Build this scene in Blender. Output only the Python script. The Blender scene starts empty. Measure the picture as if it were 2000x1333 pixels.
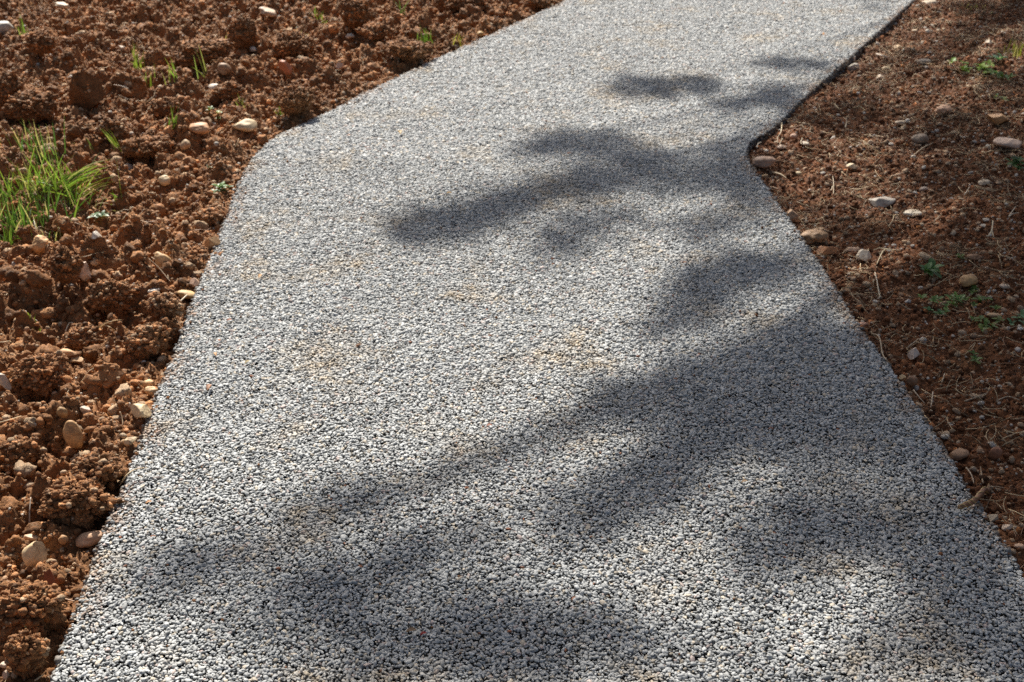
import bpy, bmesh, math, random
import numpy as np

# ------------------------------------------------------------------ camera
SC = bpy.context.scene
COL = SC.collection
R = math.radians
CAM_H, FPX, PITCH = 1.6, 2400.0, 28.4            # metres, focal length in photo pixels (2000 wide), degrees down
camd = bpy.data.cameras.new('camera')
cam = bpy.data.objects.new('camera', camd)
COL.objects.link(cam)
camd.sensor_width = 36.0
camd.lens = FPX / 2000.0 * 36.0
camd.clip_start, camd.clip_end = 0.05, 500.0
camd.dof.use_dof = True
camd.dof.focus_distance = 2.45
camd.dof.aperture_fstop = 8.0
cam.location = (0, 0, CAM_H)
cam.rotation_euler = (R(90 - PITCH), 0, 0)
SC.camera = cam

# ------------------------------------------------------------------ light
SUN_EL, SUN_AZ = 43.0, -14.0                     # azimuth from +Y towards +X
w = bpy.data.worlds.new('World')
SC.world = w
w.use_nodes = True
wn = w.node_tree
sky = wn.nodes.new('ShaderNodeTexSky')
sky.sky_type = 'NISHITA'
sky.sun_disc = False
sky.sun_elevation = R(SUN_EL)
sky.sun_rotation = R(SUN_AZ)
sky.air_density, sky.dust_density, sky.ozone_density = 0.9, 3.5, 0.45
bg = wn.nodes['Background']
bg.inputs['Strength'].default_value = 0.05
hs = wn.nodes.new('ShaderNodeHueSaturation')
hs.inputs['Saturation'].default_value = .84
wn.links.new(sky.outputs[0], hs.inputs['Color'])
wn.links.new(hs.outputs[0], bg.inputs['Color'])
ld = bpy.data.lights.new('sun', 'SUN')
ld.energy = 5.0
ld.angle = R(0.53)
ld.color = (1.0, 0.955, 0.88)
sun = bpy.data.objects.new('sun', ld)
COL.objects.link(sun)
TO_SUN = np.array([math.sin(R(SUN_AZ)) * math.cos(R(SUN_EL)), math.cos(R(SUN_AZ)) * math.cos(R(SUN_EL)), math.sin(R(SUN_EL))])
sun.rotation_euler = (R(90 - SUN_EL), 0, R(180 - SUN_AZ))
from mathutils import Vector
sun.rotation_euler = Vector(TO_SUN).to_track_quat('Z', 'Y').to_euler()
sun.location = (0, 0, 20)
SC.view_settings.view_transform = 'Standard'
SC.view_settings.look = 'None'
SC.view_settings.exposure = 0.78
SC.view_settings.gamma = 1.0
try:
    SC.cycles.max_bounces = 6
    SC.cycles.diffuse_bounces = 3
    SC.cycles.transmission_bounces = 3
    SC.cycles.caustics_reflective = False
    SC.cycles.caustics_refractive = False
    SC.cycles.use_denoising = False
    SC.cycles.use_adaptive_sampling = False
except Exception:
    pass

rng = np.random.default_rng(7)
random.seed(7)

# ------------------------------------------------------------------ picture <-> ground
CP, SP = math.cos(R(PITCH)), math.sin(R(PITCH))


def ray(px, py):
    xc = (np.asarray(px, float) - 1000.0) / FPX
    yc = (666.5 - np.asarray(py, float)) / FPX
    return xc, CP + yc * SP, -SP + yc * CP


def gpt(px, py, z=0.0):
    dx, dy, dz = ray(px, py)
    t = (z - CAM_H) / dz
    return dx * t, dy * t


def project(x, y, z):
    d = y * CP + (CAM_H - z) * SP
    u = 1000 + FPX * x / d
    v = 666.5 - FPX * (y * SP - (CAM_H - z) * CP) / d
    return u, v, d


# ------------------------------------------------------------------ noise
def _h(ix, iy, iz, seed):
    n = (ix.astype(np.int64) * 374761393 + iy.astype(np.int64) * 668265263 + iz.astype(np.int64) * 2147483647 + seed * 1274126177) & 0xFFFFFFFF
    n = ((n ^ (n >> 13)) * 1274126177) & 0xFFFFFFFF
    n = n ^ (n >> 16)
    return n


def perlin2(x, y, seed=0):
    xi, yi = np.floor(x), np.floor(y)
    xf, yf = x - xi, y - yi
    u = xf * xf * xf * (xf * (xf * 6 - 15) + 10)
    v = yf * yf * yf * (yf * (yf * 6 - 15) + 10)
    z0 = np.zeros_like(xi)

    def g(a, b):
        ang = _h(xi + a, yi + b, z0, seed) * (2 * math.pi / 4294967296.0)
        return np.cos(ang) * (xf - a) + np.sin(ang) * (yf - b)
    a = g(0, 0) * (1 - u) + g(1, 0) * u
    b = g(0, 1) * (1 - u) + g(1, 1) * u
    return (a * (1 - v) + b * v) * 1.5


def value3(p, seed=0):
    i = np.floor(p)
    f = p - i
    s = f * f * (3 - 2 * f)
    out = 0
    for a in (0, 1):
        for b in (0, 1):
            for c in (0, 1):
                hv = _h(i[..., 0] + a, i[..., 1] + b, i[..., 2] + c, seed) / 4294967296.0
                wgt = (s[..., 0] if a else 1 - s[..., 0]) * (s[..., 1] if b else 1 - s[..., 1]) * (s[..., 2] if c else 1 - s[..., 2])
                out = out + hv * wgt
    return out * 2 - 1


def fbm(x, y, sc, seed, oct=3):
    r, a, t = 0, 1.0, 0
    for k in range(oct):
        r = r + a * perlin2(x / sc * 2 ** k, y / sc * 2 ** k, seed + 31 * k)
        t += a
        a *= 0.5
    return r / t


def smooth(a, b, x):
    t = np.clip((x - a) / (b - a), 0, 1)
    return t * t * (3 - 2 * t)


# ------------------------------------------------------------------ path outline (read off the photograph, laid on the ground)
LEFT_PX = [(95, 1333), (148, 1190), (200, 1040), (256, 908), (295, 795), (345, 678), (367, 608), (405, 514), (432, 447), (450, 400), (468, 354), (491, 312), (520, 280), (558, 255),
           (602, 236), (660, 208), (725, 174), (840, 120), (926, 81), (1010, 44), (1100, 2)]
RIGHT_PX = [(1992, 1108), (1924, 1000), (1888, 950), (1842, 868), (1796, 800), (1740, 715), (1698, 662), (1655, 598), (1610, 526), (1568, 463), (1521, 398), (1497, 360), (1473, 331),
            (1461, 309), (1459, 288), (1471, 272), (1499, 256), (1529, 231), (1568, 192), (1622, 144), (1661, 110), (1724, 54), (1779, 4)]


def outline(px):
    p = np.array([gpt(*q) for q in px])
    a = p[0] + (p[0] - p[2]) / np.linalg.norm(p[0] - p[2]) * 2.2
    b = p[-1] + (p[-1] - p[-4]) / np.linalg.norm(p[-1] - p[-4]) * 9.0
    p = np.vstack([a, p, b])
    out = []
    for i in range(len(p) - 1):
        p0, p1, p2, p3 = p[max(i - 1, 0)], p[i], p[i + 1], p[min(i + 2, len(p) - 1)]
        if i in (0, len(p) - 2):
            n = 30
            for t in np.linspace(0, 1, n, endpoint=False):
                out.append(p1 + (p2 - p1) * t)
            continue
        if i == 1:
            p0 = p1 - (p2 - p1)
        if i == len(p) - 3:
            p3 = p2 + (p2 - p1)
        for t in np.linspace(0, 1, 10, endpoint=False):
            out.append(0.5 * ((2 * p1) + (-p0 + p2) * t + (2 * p0 - 5 * p1 + 4 * p2 - p3) * t * t + (-p0 + 3 * p1 - 3 * p2 + p3) * t ** 3))
    out.append(p[-1])
    return np.array(out)


LE, RE = outline(LEFT_PX), outline(RIGHT_PX)
POLY = np.vstack([LE, RE[::-1]])


def seg_dist(px, py, line):
    best = np.full(px.shape, 1e9)
    for i in range(len(line) - 1):
        ax, ay = line[i]
        bx, by = line[i + 1] - line[i]
        t = np.clip(((px - ax) * bx + (py - ay) * by) / (bx * bx + by * by + 1e-12), 0, 1)
        d = (px - ax - bx * t) ** 2 + (py - ay - by * t) ** 2
        best = np.minimum(best, d)
    return np.sqrt(best)


def inside(px, py):
    c = np.zeros(px.shape, bool)
    n = len(POLY)
    for i in range(n):
        x1, y1 = POLY[i]
        x2, y2 = POLY[(i + 1) % n]
        k = ((y1 > py) != (y2 > py))
        if y1 != y2:
            c ^= k & (px < (x2 - x1) * (py - y1) / (y2 - y1) + x1)
    return c


GX0, GY0, GS, GNX, GNY = -6.0, -1.5, 0.025, 560, 700
_gx, _gy = np.meshgrid(GX0 + GS * np.arange(GNX), GY0 + GS * np.arange(GNY))
_dl, _dr = seg_dist(_gx, _gy, LE), seg_dist(_gx, _gy, RE)
SD = np.minimum(_dl, _dr) * np.where(inside(_gx, _gy), -1, 1)
SIDE = _dl - _dr                                  # > 0 on the side of the right-hand edge


def bil(A, x, y):
    fx = np.clip((np.asarray(x) - GX0) / GS, 0, GNX - 1.001)
    fy = np.clip((np.asarray(y) - GY0) / GS, 0, GNY - 1.001)
    ix, iy = fx.astype(int), fy.astype(int)
    fx, fy = fx - ix, fy - iy
    return (A[iy, ix] * (1 - fx) + A[iy, ix + 1] * fx) * (1 - fy) + (A[iy + 1, ix] * (1 - fx) + A[iy + 1, ix + 1] * fx) * fy


# ------------------------------------------------------------------ soil height
def billow(x, y, sc, seed):
    return np.abs(perlin2(x / sc, y / sc, seed))


def soil_z(x, y):
    x, y = np.asarray(x, float), np.asarray(y, float)
    sd = bil(SD, x, y)
    right = smooth(-0.05, 0.05, bil(SIDE, x, y))
    wx = x + 0.03 * perlin2(x / .11, y / .11, 91)
    wy = y + 0.03 * perlin2(x / .11, y / .11, 92)
    amp = 0.25 + 0.75 * smooth(0.0, 0.16, sd)
    l = 0.030 * perlin2(x / .55, y / .55, 5)
    l = l + amp * (0.100 * (billow(wx, wy, .20, 11) - .36) + 0.064 * (billow(wx, wy, .085, 12) - .36) + 0.042 * (billow(wx, wy, .037, 13) - .36))
    l = l + 0.015 * (billow(x, y, .016, 14) - .36) + 0.005 * perlin2(x / .006, y / .006, 15)
    l = l + -0.030 * (1 - smooth(0.0, 0.10, sd)) - 0.004
    l = np.where(sd < 0.06, np.minimum(l, 0.012), l)
    r = -0.024 - .030 * np.exp(-((x - .95) ** 2 + (y - 3.95) ** 2) / .18) + 0.012 * smooth(0.05, 1.2, sd) + 0.022 * perlin2(x / .45, y / .45, 21) + 0.024 * (billow(wx, wy, .10, 22) - .36)
    r = r + 0.014 * (billow(x, y, .034, 23) - .36) + 0.009 * (billow(x, y, .013, 24) - .36) + 0.002 * perlin2(x / .005, y / .005, 25)
    r = np.minimum(r, np.where(sd < .06, -0.016, 1))
    return l * (1 - right) + r * right


def hit_soil(px, py):
    """world point where the line of sight through a photo pixel meets the soil"""
    dx, dy, dz = ray(px, py)
    t0, t1 = (0.16 - CAM_H) / dz, (-0.2 - CAM_H) / dz
    t = np.linspace(t0, t1, 700)
    z = CAM_H + dz * t
    below = np.nonzero(z <= soil_z(dx * t, dy * t))[0]
    k = below[0] if len(below) else 350
    return np.array([dx * t[k], dy * t[k], z[k]])


# ------------------------------------------------------------------ mesh helpers
def mesh_obj(name, V, F, mats, colors=None, smoothed=False, mat_index=None, parent=None, quads=False):
    V = np.ascontiguousarray(V, np.float32)
    F = np.ascontiguousarray(F, np.int32)
    n = F.shape[1]
    me = bpy.data.meshes.new(name)
    me.vertices.add(len(V))
    me.vertices.foreach_set('co', V.ravel())
    me.loops.add(F.size)
    me.loops.foreach_set('vertex_index', F.ravel())
    me.polygons.add(len(F))
    me.polygons.foreach_set('loop_start', np.arange(0, F.size, n, dtype=np.int32))
    if smoothed:
        me.polygons.foreach_set('use_smooth', np.ones(len(F), bool))
    for m in mats:
        me.materials.append(m)
    if mat_index is not None:
        me.polygons.foreach_set('material_index', np.ascontiguousarray(mat_index, np.int32))
    me.update(calc_edges=True)
    if colors is not None:
        at = me.attributes.new('Col', 'FLOAT_COLOR', 'POINT')
        c = np.ones((len(V), 4), np.float32)
        c[:, :3] = colors
        at.data.foreach_set('color', c.ravel())
    o = bpy.data.objects.new(name, me)
    COL.objects.link(o)
    if parent is not None:
        o.parent = parent
    return o


_ICO = {}


def ico(n):
    if n not in _ICO:
        bm = bmesh.new()
        bmesh.ops.create_icosphere(bm, subdivisions=n, radius=1.0)
        bm.verts.ensure_lookup_table()
        V = np.array([v.co[:] for v in bm.verts])
        F = np.array([[v.index for v in f.verts] for f in bm.faces])
        bm.free()
        _ICO[n] = (V, F)
    return _ICO[n]


def rot_zt(yaw, tilt, tdir):
    """(N,3,3): yaw about z, then a tilt about a horizontal axis"""
    c, s = np.cos(yaw), np.sin(yaw)
    z = np.zeros_like(yaw)
    o = np.ones_like(yaw)
    Z = np.stack([np.stack([c, -s, z], -1), np.stack([s, c, z], -1), np.stack([z, z, o], -1)], -2)
    ux, uy = np.cos(tdir), np.sin(tdir)
    ct, st = np.cos(tilt), np.sin(tilt)
    T = np.stack([np.stack([ct + ux * ux * (1 - ct), ux * uy * (1 - ct), uy * st], -1),
                  np.stack([ux * uy * (1 - ct), ct + uy * uy * (1 - ct), -ux * st], -1),
                  np.stack([-uy * st, ux * st, ct], -1)], -2)
    return T @ Z


def scatter(protos, pos, scale, rot, col):
    """every copy becomes real faces; returns V, F, C"""
    N = len(pos)
    pid = rng.integers(0, len(protos), N)
    Vs, Fs, Cs, off = [], [], [], 0
    for k, (pv, pf) in enumerate(protos):
        s = np.nonzero(pid == k)[0]
        if not len(s):
            continue
        v = np.einsum('nij,nvj->nvi', rot[s], pv[None] * scale[s][:, None, :]) + pos[s][:, None, :]
        f = pf[None] + (off + np.arange(len(s)) * len(pv))[:, None, None]
        Vs.append(v.reshape(-1, 3).astype(np.float32))
        Fs.append(f.reshape(-1, pf.shape[1]).astype(np.int32))
        Cs.append(np.repeat(col[s], len(pv), 0).astype(np.float32))
        off += len(s) * len(pv)
    return np.vstack(Vs), np.vstack(Fs), np.vstack(Cs)


def cat(parts):
    Vs, Fs, Cs, off = [], [], [], 0
    for v, f, c in parts:
        Vs.append(v)
        Fs.append(f + off)
        Cs.append(c)
        off += len(v)
    return np.vstack(Vs), np.vstack(Fs), np.vstack(Cs)


def open_bottom(V, F, lim=-0.55):
    keep = (V[F][:, :, 2].mean(1) > lim)
    F = F[keep]
    used = np.unique(F)
    m = np.full(len(V), -1)
    m[used] = np.arange(len(used))
    return V[used], m[F]


def chip(n, seed, cuts=7, amp=0.18, bottom=True):
    """a crushed stone chip: a ball cut by planes and roughened"""
    r = np.random.default_rng(seed)
    V, F = ico(n)
    V = V.copy()
    V *= (1 + amp * value3(V * 1.3 + seed * 7.1, seed))[:, None]
    for _ in range(cuts):
        d = r.normal(size=3)
        d /= np.linalg.norm(d)
        h = r.uniform(.40, .80)
        k = V @ d - h
        V -= np.outer(np.clip(k, 0, None), d)
    if bottom:
        V, F = open_bottom(V, F)
    return V, F


def lump(n, seed, rough=0.35):
    """a crumb or clod of earth"""
    V, F = ico(n)
    V = V.copy()
    o = seed * 3.7
    d = 0.30 * value3(V * 1.2 + o, seed) + rough * (np.abs(value3(V * 2.3 + o, seed + 1)) - .3)
    if n >= 3:
        d = d + rough * .55 * (np.abs(value3(V * 5 + o, seed + 2)) - .3)
    if n >= 4:
        d = d + rough * .42 * (np.abs(value3(V * 10 + o, seed + 3)) - .3) + rough * .25 * value3(V * 21 + o, seed + 4)
    return V * (1 + d)[:, None], F


def pebble(n, seed, amp=.16):
    V, F = ico(n)
    V = V.copy()
    d = amp * value3(V * 1.0 + seed * 5.3, seed) + amp * .35 * value3(V * 2.4 + seed, seed + 9)
    return V * (1 + d)[:, None], F


def tag(o, label=None, cat_=None, group=None, kind=None):
    if label:
        o['label'] = label
    if cat_:
        o['category'] = cat_
    if group:
        o['group'] = group
    if kind:
        o['kind'] = kind
    return o


# ------------------------------------------------------------------ materials
def new_mat(name):
    m = bpy.data.materials.new(name)
    m.use_nodes = True
    nt = m.node_tree
    return m, nt, nt.nodes['Principled BSDF']


def N(nt, t, **kw):
    n = nt.nodes.new(t)
    for k, v in kw.items():
        setattr(n, k, v)
    return n


def mixc(nt, a, b, fac, mode='MIX'):
    n = N(nt, 'ShaderNodeMix', data_type='RGBA', blend_type=mode)
    for sock, val in ((n.inputs[0], fac), (n.inputs[6], a), (n.inputs[7], b)):
        if hasattr(val, 'is_linked') or hasattr(val, 'links'):
            nt.links.new(val, sock)
        else:
            sock.default_value = val if isinstance(val, (int, float)) else (*val, 1.0)
    return n.outputs[2]


def noise(nt, scale, detail=3.0, rough=.55):
    g = N(nt, 'ShaderNodeNewGeometry')
    n = N(nt, 'ShaderNodeTexNoise')
    n.inputs['Scale'].default_value = scale
    n.inputs['Detail'].default_value = detail
    n.inputs['Roughness'].default_value = rough
    nt.links.new(g.outputs['Position'], n.inputs['Vector'])
    return n.outputs['Fac']


def ramp(nt, src, stops):
    r = N(nt, 'ShaderNodeValToRGB')
    e = r.color_ramp.elements
    e[0].position, e[0].color = stops[0][0], (*stops[0][1], 1)
    e[1].position, e[1].color = stops[-1][0], (*stops[-1][1], 1)
    for p, c in stops[1:-1]:
        k = e.new(p)
        k.color = (*c, 1)
    nt.links.new(src, r.inputs[0])
    return r.outputs[0]


def bump(nt, bsdf, src, strength, dist):
    b = N(nt, 'ShaderNodeBump')
    b.inputs['Strength'].default_value = strength
    b.inputs['Distance'].default_value = dist
    nt.links.new(src, b.inputs['Height'])
    nt.links.new(b.outputs[0], bsdf.inputs['Normal'])


def attr(nt):
    a = N(nt, 'ShaderNodeAttribute', attribute_name='Col')
    return a.outputs['Color']


def mat_soil(name):
    m, nt, b = new_mat(name)
    base = attr(nt)
    v = ramp(nt, noise(nt, 55, 6, .7), [(.28, (.50, .46, .43)), (.5, (1, 1, 1)), (.72, (1.45, 1.38, 1.30))])
    c = mixc(nt, base, v, 1.0, 'MULTIPLY')
    g = ramp(nt, noise(nt, 420, 2, .6), [(.30, (.62, .60, .58)), (.52, (1, 1, 1)), (.70, (1.55, 1.5, 1.42))])
    c = mixc(nt, c, g, 1.0, 'MULTIPLY')
    nt.links.new(c, b.inputs['Base Color'])
    rr = ramp(nt, noise(nt, 130, 3, .6), [(.36, (.5, .5, .5)), (.55, (.95, .95, .95))])
    nt.links.new(rr, b.inputs['Roughness'])
    b.inputs['Specular IOR Level'].default_value = .2
    bump(nt, b, noise(nt, 380, 3, .7), .75, .004)
    return m


def mat_gravel():
    m, nt, b = new_mat('path_gravel')
    base = attr(nt)
    v = ramp(nt, noise(nt, 300, 3, .6), [(.3, (.72, .72, .73)), (.5, (1, 1, 1)), (.7, (1.22, 1.21, 1.19))])
    c = mixc(nt, base, v, 1.0, 'MULTIPLY')
    nt.links.new(c, b.inputs['Base Color'])
    b.inputs['Roughness'].default_value = .62
    b.inputs['Specular IOR Level'].default_value = .35
    bump(nt, b, noise(nt, 900, 2, .6), .35, .001)
    return m


def mat_binder():
    m, nt, b = new_mat('path_binder')
    c = ramp(nt, noise(nt, 260, 4, .7), [(.3, (.02, .02, .019)), (.55, (.05, .05, .048)), (.75, (.12, .118, .11))])
    nt.links.new(c, b.inputs['Base Color'])
    b.inputs['Roughness'].default_value = .9
    bump(nt, b, noise(nt, 240, 4, .7), 1.0, .008)
    return m


def mat_stone(name, rough=.6):
    m, nt, b = new_mat(name)
    oi = N(nt, 'ShaderNodeObjectInfo')
    v = ramp(nt, noise(nt, 60, 5, .65), [(.28, (.66, .62, .58)), (.5, (1, 1, 1)), (.72, (1.18, 1.17, 1.15))])
    c = mixc(nt, oi.outputs['Color'], v, 1.0, 'MULTIPLY')
    d = ramp(nt, noise(nt, 34, 5, .75), [(.50, (0, 0, 0)), (.66, (.7, .7, .7))])
    c = mixc(nt, c, (.20, .095, .045), d)
    nt.links.new(c, b.inputs['Base Color'])
    b.inputs['Roughness'].default_value = rough
    b.inputs['Specular IOR Level'].default_value = .35
    bump(nt, b, noise(nt, 260, 4, .65), .3, .002)
    return m


def mat_leaf(name, trans=.45, rough=.45):
    m, nt, b = new_mat(name)
    c = attr(nt)
    nt.links.new(c, b.inputs['Base Color'])
    b.inputs['Roughness'].default_value = rough
    t = N(nt, 'ShaderNodeBsdfTranslucent')
    c2 = mixc(nt, c, (1.25, 1.3, .65), 1.0, 'MULTIPLY')
    nt.links.new(c2, t.inputs['Color'])
    x = N(nt, 'ShaderNodeMixShader')
    x.inputs[0].default_value = trans
    nt.links.new(b.outputs[0], x.inputs[1])
    nt.links.new(t.outputs[0], x.inputs[2])
    nt.links.new(x.outputs[0], nt.nodes['Material Output'].inputs['Surface'])
    return m


def mat_plain(name, rough=.7):
    m, nt, b = new_mat(name)
    c = mixc(nt, attr(nt), ramp(nt, noise(nt, 150, 3), [(.3, (.7, .68, .65)), (.7, (1.25, 1.25, 1.22))]), 1.0, 'MULTIPLY')
    nt.links.new(c, b.inputs['Base Color'])
    b.inputs['Roughness'].default_value = rough
    return m


M_SOIL = mat_soil('soil')
M_GRAVEL = mat_gravel()
M_BINDER = mat_binder()
M_STONE = mat_stone('stone')
M_GRASS = mat_leaf('grass_blade', .42)
M_NEEDLE = mat_leaf('pine_needle', .2)
M_STRAW = mat_plain('straw', .55)
M_BARK = mat_plain('bark', .9)
M_DRYLEAF = mat_leaf('dry_leaf', .3, .6)

# ------------------------------------------------------------------ THE SETTING: ground
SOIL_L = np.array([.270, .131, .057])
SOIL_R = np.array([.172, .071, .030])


def axis(lo, hi, a, b, fine):
    """fine spacing between lo and hi, growing outward to a and b"""
    mid = [lo]
    while mid[-1] < hi:
        mid.append(mid[-1] + fine(mid[-1]))
    out, s = [], fine(hi)
    x = mid[-1]
    while x < b:
        s *= 1.22
        x += s
        out.append(x)
    pre, s, x = [], fine(lo), lo
    while x > a:
        s *= 1.22
        x -= s
        pre.append(x)
    return np.array(pre[::-1] + mid + out)


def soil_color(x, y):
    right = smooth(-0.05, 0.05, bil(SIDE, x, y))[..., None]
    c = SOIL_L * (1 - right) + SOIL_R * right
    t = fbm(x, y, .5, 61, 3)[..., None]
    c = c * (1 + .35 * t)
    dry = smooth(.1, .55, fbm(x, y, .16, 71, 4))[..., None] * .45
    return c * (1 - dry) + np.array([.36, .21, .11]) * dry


ax = axis(-3.3, 3.1, -120, 120, lambda x: .0058)
ay = axis(1.35, 7.9, -60, 160, lambda y: .0034 + .0011 * max(0, y - 1.5))
XX, YY = np.meshgrid(ax, ay)
far = smooth(9, 14, np.hypot(XX, YY - 4))
ZZ = soil_z(XX, YY) * (1 - far) + (-.03) * far
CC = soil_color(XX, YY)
sdg = bil(SD, XX, YY)
nx, ny = len(ax), len(ay)
idx = np.arange(nx * ny).reshape(ny, nx)
F = np.stack([idx[:-1, :-1], idx[:-1, 1:], idx[1:, 1:], idx[1:, :-1]], -1).reshape(-1, 4)
mn = np.maximum.reduce([sdg[:-1, :-1], sdg[:-1, 1:], sdg[1:, 1:], sdg[1:, :-1]]).ravel()
F = F[mn > -.03]
used = np.unique(F)
mp = np.full(nx * ny, -1)
mp[used] = np.arange(len(used))
V = np.stack([XX, YY, ZZ], -1).reshape(-1, 3)[used]
C = CC.reshape(-1, 3)[used]
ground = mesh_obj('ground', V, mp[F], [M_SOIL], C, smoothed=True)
tag(ground, kind='structure')
del XX, YY, ZZ, CC, F, V, C

# ------------------------------------------------------------------ THE SETTING: the path, a bound-gravel slab with real stone chips
TH = .10
bm = bmesh.new()
top = [bm.verts.new((x, y, -.0105)) for x, y in POLY]
bot = [bm.verts.new((x, y, -TH - .05)) for x, y in POLY]
bm.faces.new(top)
for i in range(len(top)):
    j = (i + 1) % len(top)
    bm.faces.new((top[j], top[i], bot[i], bot[j]))
bmesh.ops.recalc_face_normals(bm, faces=bm.faces)
bmesh.ops.triangulate(bm, faces=bm.faces)
bm.verts.index_update()
sv = np.array([v.co[:] for v in bm.verts])
sf = np.array([[v.index for v in f.verts] for f in bm.faces])
bm.free()
slab = (sv, sf, np.full((len(sv), 3), .08))


def in_view(x, y, margin):
    d = y * CP + CAM_H * SP
    return (np.abs(x) < 1000 / FPX * d + margin) & (y > 1.62 - margin * .6) & (y < 7.1 + margin)


SPC = .0061


def jitter_grid(x0, x1, y0, y1, s, jit=.42):
    xs = np.arange(x0, x1, s)
    ys = np.arange(y0, y1, s * .866)
    X, Y = np.meshgrid(xs, ys)
    X = X + (np.arange(len(ys)) % 2)[:, None] * s * .5
    X = X + rng.uniform(-jit, jit, X.shape) * s
    Y = Y + rng.uniform(-jit, jit, Y.shape) * s
    return X.ravel(), Y.ravel()


def gravel_colors(x, y):
    n = len(x)
    v = np.clip(rng.normal(.445, .055, n), .2, .62)
    dark = rng.random(n) < .07
    v[dark] *= rng.uniform(.35, .7, dark.sum())
    c = v[:, None] * np.array([.985, 1.0, .98])
    warm = rng.random(n)
    k = warm < .07
    c[k] = v[k][:, None] * np.array([1.12, .98, .78])
    k = (warm > .07) & (warm < .10)
    c[k] = v[k][:, None] * np.array([1.05, .86, .78])
    k = (warm > .10) & (warm < .1015)
    c[k] = np.array([.30, .12, .06]) * rng.uniform(.7, 1.3, (k.sum(), 1))
    # sandy dust in patches, ground into the surface
    p = smooth(.06, .5, fbm(x, y, .30, 301, 4)) * (.35 + .65 * smooth(-.1, .4, fbm(x, y, .05, 302, 2)))
    p = p * rng.uniform(.35, 1.0, n) * .9
    c = c * (1 - p[:, None]) + (v / .47)[:, None] * np.array([.52, .41, .27]) * p[:, None]
    # earth trodden over the rim
    sd = -bil(SD, x, y)
    e = (1 - smooth(.0, .07, sd)) * (rng.random(n) < .22 * (1 + np.sign(fbm(x, y, .2, 303, 2))))
    e = e * .7
    c = c * (1 - e[:, None]) + np.array([.33, .19, .10]) * e[:, None]
    return c


near_p = [chip(2, 100 + k, cuts=9, amp=.28) for k in range(22)]
far_p = [chip(1, 200 + k, cuts=4, amp=.35) for k in range(16)]
gparts = []
for (ya, yb, lod, s) in ((.9, 2.75, near_p, SPC), (2.75, 4.4, far_p, SPC * 1.03), (4.4, 9.0, far_p, SPC * 1.06)):
    X, Y = jitter_grid(-3.5, 4.6, ya, yb, s)
    k = in_view(X, Y, .55)
    X, Y = X[k], Y[k]
    k = bil(SD, X, Y) < -.002
    X, Y = X[k], Y[k]
    n = len(X)
    sz = np.clip(rng.lognormal(0, .28, n), .5, 1.9) * s * (.65 if ya < 2 else .70 if ya < 4 else .80)
    sc = np.stack([sz * rng.uniform(1.0, 1.6, n), sz * rng.uniform(.72, 1.0, n), sz * rng.uniform(.45, .75, n)], -1)
    rot = rot_zt(rng.uniform(0, 6.283, n), np.abs(rng.normal(0, .30, n)), rng.uniform(0, 6.283, n))
    z = -.0045 + rng.normal(0, .0015, n) + .0035 * perlin2(X / .25, Y / .25, 310) + .0022 * perlin2(X / .045, Y / .045, 311)
    gparts.append(scatter(lod, np.stack([X, Y, z], -1), sc, rot, gravel_colors(X, Y)))
# the outer face of the slab shows its chips too
for line, sgn in ((LE, 1), (RE, -1)):
    seg = np.diff(line, axis=0)
    ln = np.linalg.norm(seg, axis=1)
    cum = np.concatenate([[0], np.cumsum(ln)])
    n = int(cum[-1] / .0084 * 9)
    q = np.sort(rng.uniform(0, cum[-1], n))
    i = np.clip(np.searchsorted(cum, q) - 1, 0, len(seg) - 1)
    p = line[i] + seg[i] * ((q - cum[i]) / ln[i])[:, None]
    nr = np.stack([seg[i][:, 1], -seg[i][:, 0]], -1) / ln[i][:, None]
    p = p + nr * rng.normal(0, .0028, n)[:, None]
    k = in_view(p[:, 0], p[:, 1], .4)
    p = p[k]
    n = len(p)
    z = rng.uniform(-.075, -.003, n)
    sz = np.clip(rng.lognormal(0, .25, n), .6, 1.7) * .0052
    sc = np.stack([sz * 1.2, sz, sz * .9], -1)
    rot = rot_zt(rng.uniform(0, 6.283, n), rng.uniform(0, 1.2, n), rng.uniform(0, 6.283, n))
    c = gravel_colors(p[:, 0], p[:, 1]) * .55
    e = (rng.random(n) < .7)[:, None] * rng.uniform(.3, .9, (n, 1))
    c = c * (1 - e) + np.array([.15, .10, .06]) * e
    gparts.append(scatter(far_p, np.stack([p[:, 0], p[:, 1], z], -1), sc, rot, c))
gv, gf, gc = cat([slab] + gparts)
mi = np.ones(len(gf), np.int32)
mi[:len(sf)] = 0
path = mesh_obj('path', gv, gf, [M_BINDER, M_GRAVEL], gc, mat_index=mi)
tag(path, kind='structure')
del gv, gf, gc, gparts

# ------------------------------------------------------------------ loose earth (uncountable): crumbs and grit
crumb1 = [lump(1, 400 + k, .5) for k in range(12)]
crumb2 = [lump(2, 420 + k, .5) for k in range(14)]
crumb3 = [lump(3, 440 + k, .5) for k in range(16)]
grit = [pebble(1, 470 + k, .3) for k in range(8)]
grit2 = [pebble(2, 480 + k, .25) for k in range(10)]


def soil_points(n, right, margin=.5, lo=.012):
    out = np.zeros((0, 2))
    x0, x1 = (-3.6, 1.2) if not right else (.3, 3.8)
    while len(out) < n:
        p = np.stack([rng.uniform(x0, x1, n * 2), rng.uniform(1.2, 7.6, n * 2)], -1)
        sd = bil(SD, p[:, 0], p[:, 1])
        rt = bil(SIDE, p[:, 0], p[:, 1]) > 0
        k = (sd > lo) & (rt == right) & in_view(p[:, 0], p[:, 1], margin)
        out = np.vstack([out, p[k]])
    return out[:n]


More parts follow.
